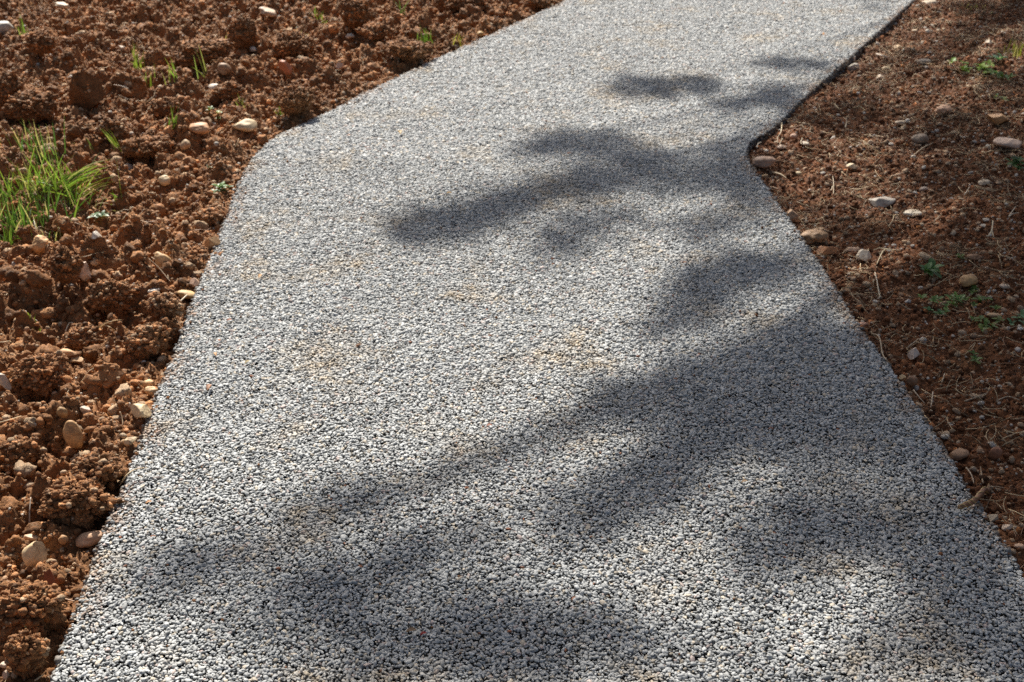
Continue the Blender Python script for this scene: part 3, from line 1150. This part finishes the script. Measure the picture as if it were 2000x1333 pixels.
grass_tuft(92, 385, 170, .18, .075, 'dense bright green grass tuft at the heart of the big clump', (.05, .0), np.array([.16, .27, .05]), flop=1.5, straw=.10)
grass_tuft(45, 440, 140, .15, .075, 'dense grass tuft on the shadier side of the big clump', (.0, .05), G3, flop=1.5, straw=.12)
grass_tuft(20, 478, 40, .11, .03, 'small grass tuft at the foot of the big clump beside the lumpy orange stone', (.1, 0), G1, flop=1.4, straw=.12)
grass_tuft(84, 318, 40, .16, .035, 'tall thin grass blades standing behind the big clump', (-.05, 0), G3, flop=.6, straw=.15)
grass_tuft(125, 365, 60, .17, .022, 'long grass blades lying flat away from the big clump', (1.9, .35), G2, flop=.35, straw=.25)
grass_tuft(118, 462, 22, .05, .02, 'low loose grass sprouting around the dark block clod', (.2, -.2), G3)
grass_tuft(232, 288, 9, .085, .008, 'leaning sprig of bright grass below a peaked clod', (-.6, .1), G2)
grass_tuft(180, 305, 7, .07, .01, 'thin grass sprig between the big clump and the leaning sprig', (-.5, .2), G2)
grass_tuft(397, 150, 5, .12, .008, 'two or three tall arching blades against a black clod shadow', (-.15, 0), np.array([.20, .26, .10]))
grass_tuft(335, 152, 12, .085, .015, 'yellow green grass sprig uphill of a rounded dark clod', (0, 0), G2)
grass_tuft(340, 247, 12, .07, .014, 'grass sprig rooted in front of a rounded dark clod', (.1, 0), G1)
grass_tuft(268, 134, 16, .09, .014, 'pale green grass sprig on open tilled soil high on the slope', (-.05, 0), G2)
grass_tuft(292, 172, 8, .07, .012, 'sparse grass sprig next to the pale green sprig, slightly downhill', (0, 0), G2)
grass_tuft(44, 72, 14, .085, .014, 'small dark grass tuft far up by the grey flat stone', (0, 0), G1)
grass_tuft(546, 228, 14, .06, .01, 'small upright grass tuft close to the path bend', (0, 0), G1)
grass_tuft(829, 85, 26, .075, .02, 'green grass tuft beside the straight path edge', (0, 0), G1)
grass_tuft(894, 92, 14, .06, .015, 'yellowish grass touching the straight path edge', (.2, 0), np.array([.36, .36, .06]))
grass_tuft(70, 636, 14, .03, .014, 'short fuzzy grass sprout on bare soil uphill of the crumbly heap', (0, 0), G2)
grass_tuft(630, 46, 22, .05, .02, 'short grass patch between dark clods high on the slope', (0, 0), G2)
grass_tuft(575, 78, 30, .045, .03, 'pale dry grass fringe on a shaded clod', (0, 0), np.array([.36, .38, .20]), straw=.4)
grass_tuft(440, 90, 14, .05, .016, 'dry yellowish tuft leaning on a dark upright clod', (0, 0), np.array([.34, .30, .13]), straw=.4)
grass_tuft(740, 76, 8, .03, .01, 'tiny lime green sprout on the low crumbly clod', (0, 0), np.array([.36, .42, .04]))
grass_tuft(470, 212, 16, .045, .014, 'small pale green sprout uphill of the smooth cream oval stone', (0, 0), np.array([.30, .36, .12]))
grass_tuft(785, 28, 4, .10, .006, 'single tall thin blades in front of black clods near the top', (.05, 0), G3)
grass_tuft(225, 392, 4, .06, .006, 'two short blades under the small upright dark clod', (0, 0), G1)
grass_tuft(1985, 110, 26, .08, .03, 'yellow green grass tuft cut by the picture edge on the sunlit soil', (0, 0), np.array([.30, .36, .07]))
grass_tuft(1905, 16, 40, .035, .06, 'short faded grass on the farthest sunlit soil', (0, 0), np.array([.34, .33, .15]), straw=.4)


def weed(px, py, n, size, label, col=G1, spread=.02, name='weed', group='broad leaved weeds'):
    """broad leaved seedling: stem and leaves are parts"""
    p = hit_soil(px, py)
    root = bpy.data.objects.new(name, None)
    root.empty_display_size = .02
    COL.objects.link(root)
    root.location = p
    tag(root, label, 'weed', group)
    st, sc_, lv, lc = [], [], [], []
    for i in range(n):
        bx, by = rng.normal(0, spread, 2)
        base = np.array([bx, by, float(soil_z(p[0] + bx, p[1] + by)) - p[2] - .002])
        hgt = size * rng.uniform(.4, 1.0)
        topp = base + np.array([rng.normal(0, hgt * .35), rng.normal(0, hgt * .35), hgt])
        st.append(tube(curve_pts(base, topp, (rng.normal(0, .1) * hgt, 0, 0), 4), .0011, .0007, 4))
        sc_.append(col * .8)
        k = rng.integers(3, 6)
        a0 = rng.uniform(0, 6.283)
        for j in range(k):
            a = a0 + j * 6.283 / k + rng.normal(0, .25)
            el = rng.uniform(-.1, .6)
            d = np.array([math.cos(a) * math.cos(el), math.sin(a) * math.cos(el), math.sin(el)])
            up = np.array([-math.cos(a) * math.sin(el), -math.sin(a) * math.sin(el), math.cos(el)])
            L = size * rng.uniform(.6, 1.2)
            lv.append(leaf(topp - np.array([0, 0, hgt * .25 * rng.random()]), d, L, L * rng.uniform(.42, .6), up))
            lc.append(col * rng.uniform(.7, 1.3) * np.array([rng.uniform(.85, 1.2), 1, 1]))
    V, F, C = join(st, sc_)
    mesh_obj('stem', V, F, [M_GRASS], C, smoothed=True, parent=root)
    V, F, C = join(lv, lc)
    mesh_obj('leaves', V, F, [M_GRASS], C, smoothed=True, parent=root)
    return root


weed(436, 372, 7, .026, 'broad leaved green weed hugging the curved path edge', G1, .012)
weed(425, 232, 4, .022, 'tiny green seedling beside the smooth cream oval stone', G2, .012)
weed(410, 330, 1, .014, 'minute seedling in soil between bend and broad leaved weed', G1, .004)
weed(193, 425, 5, .026, 'pale blue green seedling downhill of the lying grass blades', np.array([.17, .26, .12]), .01)
weed(1910, 140, 12, .034, 'bright green leafy weed patch on the sunlit soil', np.array([.22, .36, .04]), .05)
weed(1955, 150, 9, .034, 'darker end of the leafy weed patch next to the bright part', G1, .045)
weed(1945, 122, 4, .034, 'blue green leaf sprig just uphill of the leafy weed patch', np.array([.12, .24, .12]), .02)
weed(1988, 332, 8, .036, 'dark green weed cut by the picture edge in the shade', G3, .02)
weed(1815, 545, 4, .036, 'dark green seedling with broad shiny leaves in the shade', np.array([.10, .22, .07]), .010)
weed(1832, 596, 7, .022, 'small seedlings uphill end of the shaded green patch', G1, .02)
weed(1893, 590, 9, .022, 'seedlings in the middle of the shaded green patch', G1, .025)
weed(1905, 628, 9, .022, 'seedlings on the downhill side of the shaded green patch', G2 * .8, .03)
weed(1828, 613, 4, .022, 'pair of rounded leaves at the near end of the shaded green patch', np.array([.12, .25, .10]), .012)
weed(1985, 634, 4, .024, 'round leaved seedling cut off near the picture edge in shade', np.array([.12, .24, .11]), .012)
weed(1910, 574, 3, .022, 'seedling just below the smooth tan oval stone', G1, .01)
weed(1908, 706, 3, .018, 'lone tiny seedling in the deep shade', G1, .01)
weed(1952, 198, 4, .020, 'small pale seedling uphill of the orange brown hollow stone', np.array([.26, .36, .16]), .012)
weed(1872, 505, 2, .018, 'single leaf sprout beside the long brown crusted stone', G1, .006)


# ------------------------------------------------------------------ straws and twigs that one can tell apart
def px_line(pts, lift=.006, rise=None):
    out = []
    for i, (a, b) in enumerate(pts):
        inside_path = False
        gx, gy = gpt(a, b, 0.004)
        if float(bil(SD, gx, gy)) < 0.0:
            p = np.array([gx, gy, .006])
        else:
            p = hit_soil(a, b)
        dx, dy, dz = ray(a, b)
        lf = lift + (rise[i] if rise else 0)
        t = (p[2] + lf - CAM_H) / dz
        out.append(np.array([dx * t, dy * t, p[2] + lf]))
    P = np.array(out)
    # smooth height so that a straw spans hollows
    if len(P) > 2:
        P[1:-1, 2] = np.maximum(P[1:-1, 2], (P[:-2, 2] + P[2:, 2]) / 2)
    t = np.linspace(0, len(P) - 1, (len(P) - 1) * 5 + 1)
    i = np.clip(t.astype(int), 0, len(P) - 2)
    f = (t - i)[:, None]
    p0, p1, p2, p3 = P[np.maximum(i - 1, 0)], P[i], P[i + 1], P[np.minimum(i + 2, len(P) - 1)]
    return .5 * ((2 * p1) + (-p0 + p2) * f + (2 * p0 - 5 * p1 + 4 * p2 - p3) * f * f + (-p0 + 3 * p1 - 3 * p2 + p3) * f ** 3)


def straw(lines, rad, col, label, name='straw', cat_='straw', lift=.006, rise=None):
    rad, lift = rad * 1.3, lift + .004
    parts = []
    org = None
    for ln in lines:
        P = px_line(ln, lift, rise)
        if org is None:
            org = P[0].copy()
        parts.append(tube(P - org, rad, rad * .55, 6))
    V, F, C = join(parts, [np.array(col)] * len(parts))
    o = mesh_obj(name, V, F, [M_STRAW], C, smoothed=True)
    o.location = org
    tag(o, label, cat_, 'dry straws and twigs')
    return o


PS, DS, RS = (.62, .48, .30), (.42, .29, .16), (.26, .12, .06)
straw([[(366, 576), (348, 592), (337, 612), (333, 622)]], .0017, (.66, .55, .40), 'curved pale straw arching from the elongated tan stone', lift=.012)
straw([[(291, 506), (312, 532), (334, 552)], [(296, 503), (320, 522), (330, 545)]], .0010, DS, 'two crossing brown straws beside the egg shaped stone', lift=.012)
straw([[(333, 650), (325, 630), (312, 628)]], .0014, (.55, .36, .22), 'short hooked straw below the dark clod at the path', lift=.012)
straw([[(188, 648), (205, 634), (222, 627), (242, 625)], [(190, 642), (208, 631)], [(206, 636), (216, 640), (224, 646)]], .0013, (.56, .41, .22), 'fan of pale straws on the gritty clod', lift=.014)
straw([[(128, 648), (136, 638), (143, 631)]], .0017, (.62, .52, .38), 'short whitish straw uphill of the orange clod', lift=.010)
straw([[(0, 826), (20, 820), (41, 813)]], .0015, PS, 'straight pale straw running in from the picture edge', lift=.012)
straw([[(234, 805), (239, 820), (240, 832)]], .0014, (.50, .36, .22), 'thin bent straw in the shadow of the jutting cream stone', lift=.012)
straw([[(58, 1028), (58, 1000), (60, 972)]], .0016, (.40, .33, .27), 'vertical grey straw before a black hollow', lift=.012)
straw([[(233, 950), (246, 930), (262, 918), (282, 914)]], .0014, (.62, .47, .28), 'pale straw bending over the path edge', lift=.010)
straw([[(182, 906), (205, 897), (232, 889)]], .0015, (.60, .44, .26), 'light brown straw lying on a reddish clod by the path', lift=.014)
straw([[(115, 1167), (130, 1171), (146, 1175)]], .0016, (.46, .28, .17), 'brown twig in the hollow below the tapering stone', lift=.012)
straw([[(42, 1213), (48, 1222), (53, 1231)]], .0013, (.36, .40, .16), 'short greenish stem on the wide sunlit clod', lift=.02)
straw([[(68, 1330), (78, 1323), (87, 1316)]], .0014, PS, 'short pale straw at the bottom of the tilled soil', lift=.012)
straw([[(86, 730), (104, 722), (120, 714)]], .0014, (.58, .50, .40), 'grey straw over the crumbly sunlit heap', lift=.022)
straw([[(222, 166), (238, 169), (252, 174)]], .0018, (.50, .40, .30), 'pale root across the top of a rounded dark clod', lift=.018)
straw([[(1730, 487), (1722, 499), (1712, 517)], [(1730, 487), (1745, 489), (1760, 489)], [(1730, 487), (1718, 489), (1706, 489)]], .0016, (.60, .48, .30), 'Y shaped straw beside the bright white pointed stone', lift=.012)
straw([[(1709, 533), (1713, 550), (1717, 573), (1719, 580), (1714, 584)]], .0016, (.66, .56, .42), 'hooked pale straw downhill of the Y shaped one', lift=.010)
straw([[(1939, 432), (1937, 450), (1930, 462)], [(1937, 450), (1941, 464)], [(1930, 462), (1926, 461)]], .0020, (.66, .56, .38), 'pale forked straw standing at the rim of the sunlit streak', lift=.012)
straw([[(1702, 652), (1715, 672), (1724, 692), (1734, 706), (1742, 712)]], .0014, (.50, .38, .25), 'long thin stem hanging along the path edge in shade', lift=.014)
straw([[(1772, 680), (1784, 670), (1794, 662)]], .0019, (.48, .36, .24), 'short stick uphill of the pinkish white chip', lift=.010)
straw([[(1784, 762), (1795, 776), (1806, 788)]], .0014, (.56, .45, .33), 'straight pale needle below the dark brown stone', lift=.010)
straw([[(1822, 766), (1820, 782), (1818, 796)]], .0014, (.56, .45, .33), 'upright pale needle near the straight one in deep shade', lift=.010)
straw([[(1845, 730), (1842, 740), (1839, 748)]], .0014, (.50, .40, .28), 'short needle tilted in bare shaded soil', lift=.010)
straw([[(1884, 784), (1902, 778), (1924, 773), (1927, 768)]], .0015, (.40, .30, .20), 'long brown twiglet across the darkest soil', lift=.010)
straw([[(1946, 784), (1968, 779), (1992, 782)]], .0014, (.38, .29, .20), 'curved brown needle running to the picture edge', lift=.010)
straw([[(1778, 309), (1800, 294), (1823, 279)]], .0016, (.58, .45, .30), 'long straight straw below the grey brown stone', lift=.010)
straw([[(1527, 240), (1526, 255), (1521, 268), (1514, 273)], [(1519, 270), (1519, 280)], [(1528, 271), (1522, 283)]], .0016, (.66, .54, .36), 'forked straw leaning against the raised path edge', lift=.016)
straw([[(1567, 270), (1564, 278), (1566, 282)]], .0016, (.64, .54, .38), 'small bent straw hooked over a whitish pebble', lift=.010)
straw([[(1478, 289), (1481, 281), (1487, 278)]], .0020, (.64, .54, .42), 'short curled straw in the dark inner corner', lift=.014)
straw([[(1508, 337), (1524, 341), (1536, 349)]], .0034, (.58, .44, .27), 'thick yellowish bark sliver below the inner corner stone', name='twig', cat_='twig', lift=.008)
straw([[(1504, 366), (1512, 368), (1520, 370)]], .0034, (.56, .38, .24), 'pale bark chip touching the path edge', name='twig', cat_='twig', lift=.006)
straw([[(1626, 345), (1627, 360), (1628, 380)], [(1626, 365), (1623, 373)]], .0015, (.62, .50, .34), 'thin split straw pointing uphill on the sunlit patch', lift=.010)
straw([[(1651, 250), (1653, 238), (1647, 230)]], .0016, (.52, .42, .28), 'hooked straw on the shadow band near the raised edge', lift=.010)
straw([[(1666, 211), (1680, 210), (1690, 216)]], .0024, (.50, .36, .18), 'yellow brown curled straw in the shadow band', lift=.010)
straw([[(1630, 203), (1637, 213), (1645, 213)]], .0020, (.56, .42, .24), 'short thick straw nearest the raised edge in shadow', lift=.010)
straw([[(1712, 106), (1722, 109), (1734, 113)]], .0040, (.64, .52, .42), 'pale pink bark sliver downhill of the orange cream pebble', name='twig', cat_='twig', lift=.008)
straw([[(1762, 100), (1766, 94)]], .0026, (.66, .60, .44), 'short pale stick beside the orange cream pebble', name='twig', cat_='twig', lift=.010)
straw([[(1735, 443), (1743, 432), (1746, 421)]], .0020, (.62, .46, .27), 'pale splinter pointing at the sunlit streak', lift=.010)
straw([[(1970, 424), (1978, 414), (1984, 404)], [(1970, 424), (1978, 420), (1990, 416)]], .0016, (.60, .50, .36), 'bunch of pale needles near the picture edge beyond the sunlit streak', lift=.012)
straw([[(1883, 382), (1890, 371), (1896, 362)]], .0015, (.50, .40, .30), 'dim needle below the cream oval pebble', lift=.010)
straw([[(1650, 700), (1650, 700.5)], [(1697, 622), (1702, 632)]], .0014, PS, 'tiny pale splinter at the path edge uphill of the long stem', lift=.010) if False else None
straw([[(1887, 914), (1896, 930), (1902, 944)]], .0016, (.52, .40, .28), 'pale needle leaning over the dry twisted stalk', lift=.012)

# the dry twisted stalk lying over the path's edge
P = px_line([(1872, 991), (1890, 985), (1905, 976), (1920, 968), (1928, 960), (1932, 948)], .010)
org = P[0].copy()
n = len(P)
root = bpy.data.objects.new('dry_stalk', None)
root.empty_display_size = .03
COL.objects.link(root)
root.location = org
tag(root, 'dry reddish twisted stalk lying over the shaded path edge', 'twig', 'dry straws and twigs')
V, F = tube(P - org, np.interp(np.linspace(0, 1, n), [0, .15, .5, .85, 1], [.003, .0055, .006, .005, .003]), 0, 8)
mesh_obj('stalk', V, F, [M_STRAW], np.tile([.20, .095, .05], (len(V), 1)), smoothed=True, parent=root)
th = np.linspace(0, 6.283 * 3.2, n * 4)
Pi = np.stack([np.interp(np.linspace(0, 1, n * 4), np.linspace(0, 1, n), P[:, k] - org[k]) for k in range(3)], -1)
parts = []
for ph in (0, 2.1, 4.2):
    rr = np.interp(np.linspace(0, 1, n * 4), [0, .15, .5, .85, 1], [.003, .0055, .006, .005, .003]) * 1.05
    q = Pi + np.stack([np.zeros_like(th), np.cos(th + ph) * rr, np.sin(th + ph) * rr], -1)
    parts.append(tube(q, .0018, .0014, 5))
V, F, C = join(parts, [np.array([.40, .27, .11])] * 3)
mesh_obj('fibre', V, F, [M_STRAW], C, smoothed=True, parent=root)
q = px_line([(1931, 952), (1946, 953), (1962, 954)], .012)
V, F = tube(q - org, .0016, .001, 5)
mesh_obj('side_stem', V, F, [M_STRAW], np.tile([.42, .30, .19], (len(V), 1)), smoothed=True, parent=root)
q = px_line([(1920, 944), (1917, 930), (1915, 912)], .012)
V, F = tube(q - org, .0022, .0012, 5)
mesh_obj('side_stem', V, F, [M_STRAW], np.tile([.40, .28, .17], (len(V), 1)), smoothed=True, parent=root)


# ------------------------------------------------------------------ leaf scraps on the path
def scrap(px, py, size, col, label, rz=0.0):
    x, y = gpt(px, py, .006)
    d = np.array([math.cos(rz), math.sin(rz), .12])
    v1, f1 = leaf(np.zeros(3), d, size, size * .55, np.array([0, 0, 1.]), .7)
    nn = np.array([0, 0, -.0008])
    V = np.vstack([v1, v1 + nn])
    F = np.vstack([f1, f1[:, ::-1] + len(v1)])
    V = V + np.array([0, 0, .002])
    o = mesh_obj('leaf_scrap', V, F, [M_DRYLEAF], np.tile(np.array(col), (len(V), 1)), smoothed=True)
    o.location = (x, y, .0035)
    tag(o, label, 'leaf', 'leaf scraps on the path')


scrap(505, 543, .020, (.62, .36, .14), 'small orange tan leaf scrap on sunlit gravel near the curved edge', 1.2)
scrap(443, 626, .014, (.40, .14, .07), 'tiny reddish leaf scrap on gravel beside the elongated tan stone', .2)
scrap(422, 695, .016, (.62, .36, .16), 'small light orange scrap on gravel near the overhanging clod', 2.0)
scrap(405, 762, .024, (.40, .19, .09), 'curled brown leaf scrap on gravel beside the big smooth clod', 1.4)
scrap(478, 710, .016, (.40, .30, .12), 'olive brown scrap on the sunlit gravel', .8)
scrap(820, 1240, .013, (.38, .035, .03), 'dark red scrap on shaded gravel at the bottom', .3)
scrap(793, 1234, .020, (.26, .17, .10), 'brown scrap lying next to the dark red one', .1)
scrap(1607, 68, .022, (.66, .32, .06), 'orange leaf scrap on the far sunlit gravel', .9)
scrap(1448, 942, .015, (.46, .32, .20), 'tan scrap on gravel between two shadow patches', .2)
scrap(782, 262, .030, (.55, .40, .20), 'curled straw coloured scrap on gravel near the bend', 1.7)
scrap(749, 290, .016, (.10, .07, .05), 'black crumb on gravel close to the curled scrap', .5)
scrap(872, 378, .018, (.55, .36, .16), 'tan scrap at the tip of the long shadow', .1)
scrap(950, 832, .014, (.40, .16, .10), 'reddish scrap on bright gravel in the middle of the path', .2)
scrap(284, 983, .014, (.56, .32, .16), 'orange chip on gravel near the pale bending straw', .4)

# ------------------------------------------------------------------ the pine whose boughs shade the path (beyond the picture, real tree)
# (cx, cy, rx, ry, tilt, cover) of each patch of shade, in photo pixels
SHADE = [
    (1300, 172, 115, 18, -3, .90), (1565, 131, 62, 10, 0, .88), (1470, 201, 85, 13, -6, .88), (1500, 166, 40, 7, 0, .45), (1540, 185, 60, 12, 0, .4),
    (1130, 284, 120, 18, -4, .9), (1030, 298, 50, 12, -14, .7), (1430, 252, 55, 8, 0, .35), (1240, 300, 70, 18, 0, .45),
    (1200, 345, 130, 32, -12, .9), (1050, 385, 120, 24, -16, .75), (880, 440, 120, 32, -8, .92), (960, 410, 110, 22, -16, .75), (890, 372, 40, 10, 0, .3),
    (1330, 355, 110, 26, -4, .75), (1440, 300, 70, 26, -12, .8), (1480, 375, 60, 35, 0, .85), (1420, 345, 60, 20, 0, .7),
    (1140, 440, 80, 28, -20, .75), (1090, 500, 62, 22, -25, .7), (1210, 425, 60, 18, -10, .45), (1370, 450, 70, 22, -8, .7), (1300, 440, 60, 16, 0, .4), (1470, 430, 60, 18, 0, .5),
    (1430, 540, 110, 34, -12, .93), (1350, 600, 80, 38, -28, .92), (1280, 650, 50, 16, -10, .6), (1500, 520, 60, 20, 0, .75), (1560, 500, 50, 28, 0, .6),
    (1560, 690, 120, 46, -6, .95), (1680, 760, 110, 70, 20, .96), (1420, 740, 130, 42, -12, .85), (1280, 790, 110, 44, -8, .85), (1500, 800, 160, 60, 0, .95), (1400, 850, 120, 40, 0, .9), (1640, 860, 150, 60, 5, .95), (1780, 860, 90, 60, 30, .85), (1200, 770, 60, 28, 0, .6),
    (1330, 900, 90, 34, -16, .9), (1240, 965, 110, 42, -22, .9), (1120, 1030, 90, 34, -16, .76), (1000, 1320, 160, 34, 0, .75), (1000, 930, 110, 34, -10, .22), (900, 930, 90, 26, 0, .12),
    (650, 995, 110, 36, -12, .80), (745, 958, 70, 22, -10, .40),
    (340, 1125, 105, 36, -6, .86), (480, 1090, 110, 30, -14, .66), (560, 1060, 60, 20, -14, .42),
    (700, 1120, 150, 46, -10, .94), (850, 1075, 110, 34, -8, .8), (560, 1190, 160, 34, -6, .8), (420, 1220, 110, 24, 0, .35),
    (900, 1250, 200, 52, -4, .94), (1120, 1240, 160, 46, 4, .93), (720, 1240, 140, 40, 0, .8), (640, 1320, 160, 30, 0, .45),
    (1500, 1075, 90, 36, -10, .9), (1640, 1060, 150, 48, 4, .96), (1810, 1080, 120, 62, 12, .95), (1760, 1000, 110, 30, 6, .6), (1860, 1000, 60, 40, 40, .9), (1900, 1190, 120, 70, 20, .93), (1800, 1290, 160, 44, 4, .82), (1940, 1300, 90, 50, 0, .88), (1400, 1120, 110, 26, -8, .5), (1330, 1260, 80, 34, 0, .45),
    (1600, 940, 120, 24, 0, .6), (1480, 1250, 60, 24, 0, .4),
    # on the soil
    (1900, 22, 62, 12, 0, .85), (1720, 30, 30, 8, 0, .4), (1690, 215, 90, 20, 0, .62), (1640, 250, 60, 14, 0, .8), (1860, 245, 70, 20, 0, .85), (1760, 262, 70, 14, 0, .65), (1900, 285, 110, 16, 0, .85), (1800, 282, 50, 16, 0, .6), (1985, 165, 40, 12, 0, .8),
    (1880, 345, 120, 20, 0, .92), (1780, 372, 60, 14, 0, .6), (1980, 380, 60, 30, 0, .7), (1990, 460, 40, 60, 0, .5), (1560, 215, 40, 14, 0, .7),
    (1620, 400, 60, 20, 0, .45), (1640, 440, 90, 22, 0, .85), (1600, 480, 50, 22, 0, .6), (1740, 455, 80, 12, 0, .6), (1860, 470, 90, 16, 0, .9), (1780, 500, 30, 10, 0, .3), (1950, 510, 80, 40, 0, .7), (1850, 540, 120, 34, 0, .85), (1730, 570, 100, 34, 6, .8), (1680, 610, 60, 24, 0, .75),
    (1960, 590, 80, 50, 0, .9), (1860, 640, 140, 50, 0, .96), (1780, 690, 110, 50, 0, .96), (1940, 720, 100, 70, 0, .96), (1860, 790, 140, 60, 0, .95), (1960, 860, 90, 80, 0, .95), (1880, 900, 70, 60, 0, .95), (1980, 980, 60, 70, 0, .92), (1990, 1080, 40, 50, 0, .85),
    # the crown goes on outside the picture
    (2150, 400, 130, 70, 0, .85), (2200, 620, 150, 110, 0, .95), (2180, 900, 150, 130, 0, .95), (2200, 1200, 160, 110, 0, .8), (2100, 1400, 200, 60, 0, .75), (1500, 1400, 260, 40, 0, .7), (2150, 230, 100, 30, 0, .6), (2120, 90, 90, 20, 0, .5),
]
tree = bpy.data.objects.new('pine_tree', None)
tree.empty_display_size = .5
COL.objects.link(tree)
TB = np.array([2.9, 14.2, -.05])
tree.location = TB
tag(tree, 'pine tree standing beyond the far bend whose needled boughs shade the path', 'tree')
pts = [TB + np.array([.25 * math.sin(z * .35) + .05 * z * -.3, .12 * math.cos(z * .5), z]) for z in np.linspace(0, 13.2, 23)]
V, F = tube(np.array(pts) - TB, np.interp(np.linspace(0, 1, 23), [0, .04, .2, 1], [.30, .22, .18, .03]), 0, 12)
V = V * (1 + np.stack([.06 * value3(V * 4, 3), .06 * value3(V * 4, 4), 0 * V[:, 0]], -1))
mesh_obj('trunk', V, F, [M_BARK], np.tile([.16, .10, .065], (len(V), 1)), smoothed=True, parent=tree)
trunk_pts = np.array(pts)
ndl = []
NL, NW = .085, .0046
crown_pos, crown_dir = [], []
for (cx, cy, rx, ry, tl, cov) in SHADE:
    k = 400
    rr = np.sqrt(rng.random(k)) * 1.0
    a = rng.uniform(0, 6.283, k)
    ex, ey = rr * np.cos(a) * rx, rr * np.sin(a) * ry
    ct, st = math.cos(R(tl)), math.sin(R(tl))
    u, v = cx + ex * ct - ey * st, cy + ex * st + ey * ct
    gx, gy = gpt(u, v, -.01 if cx < 1600 else -.04)
    e = [gpt(cx + a_, cy + b_) for a_, b_ in ((-rx, 0), (rx, 0), (0, -ry), (0, ry))]
    area = math.pi * .25 * np.linalg.norm(np.subtract(e[0], e[1])) * np.linalg.norm(np.subtract(e[2], e[3]))
    gcy = float(np.mean(gy))
    tau = -math.log(1 - min(cov, .965))
    nn = int(max(14, tau * 1.3 * area / (NL * NW * .55)))
    n_t = max(3, nn // 9)
    s = rng.integers(0, k, n_t)
    t0 = 6.6 + max(0, 6.0 - gcy) * .75 + rng.normal(0, .3)
    lift = t0 + rng.normal(0, .16, n_t)
    P = np.stack([gx[s], gy[s], np.zeros(n_t)], -1) + TO_SUN * lift[:, None]
    nc = max(2, n_t // 14)                                   # sprays of needles, with gaps between them
    cs_ = P[rng.integers(0, n_t, nc)]
    kk = rng.random(n_t) < .28
    P[kk] = cs_[rng.integers(0, nc, kk.sum())] + rng.normal(0, .045, (kk.sum(), 3))
    crown_pos.append(P)
    c = P.mean(0)
    # a bough from the trunk into this spray
    zi = np.clip(c[2] - .25 * np.linalg.norm((c - trunk_pts[10])[:2]) * .4, 1.5, 12.8)
    b0 = trunk_pts[np.argmin(np.abs(trunk_pts[:, 2] - zi))]
    L = np.linalg.norm(c - b0)
    B = curve_pts(b0, c, (0, 0, .07 * L), 8, .02)
    V, F = tube(B - TB, .010 + .003 * min(L, 8), .004, 5)
    mesh_obj('bough', V, F, [M_BARK], np.tile([.15, .10, .07], (len(V), 1)), smoothed=True, parent=tree)
P = np.vstack(crown_pos)
M = 9
n = len(P)
# short twigs carry bursts of needles
dirs = rng.normal(size=(n, M, 3))
dirs /= np.linalg.norm(dirs, axis=-1, keepdims=True)
base = np.repeat(P[:, None], M, 1) + rng.normal(0, .012, (n, M, 3))
sd_ = np.cross(dirs, rng.normal(size=(n, M, 3)))
sd_ /= np.linalg.norm(sd_, axis=-1, keepdims=True)
ln_ = NL * rng.uniform(.75, 1.25, (n, M, 1))
tip = base + dirs * ln_
V = np.stack([base - sd_ * NW / 2, base + sd_ * NW / 2, tip + sd_ * NW * .3, tip - sd_ * NW * .3], 2).reshape(-1, 3) - TB
F = np.arange(len(V)).reshape(-1, 4)
cc = np.repeat(np.array([.05, .095, .03]) * rng.uniform(.6, 1.4, (n * M, 1)), 4, 0)
mesh_obj('crown', V, F, [M_NEEDLE], cc, parent=tree)
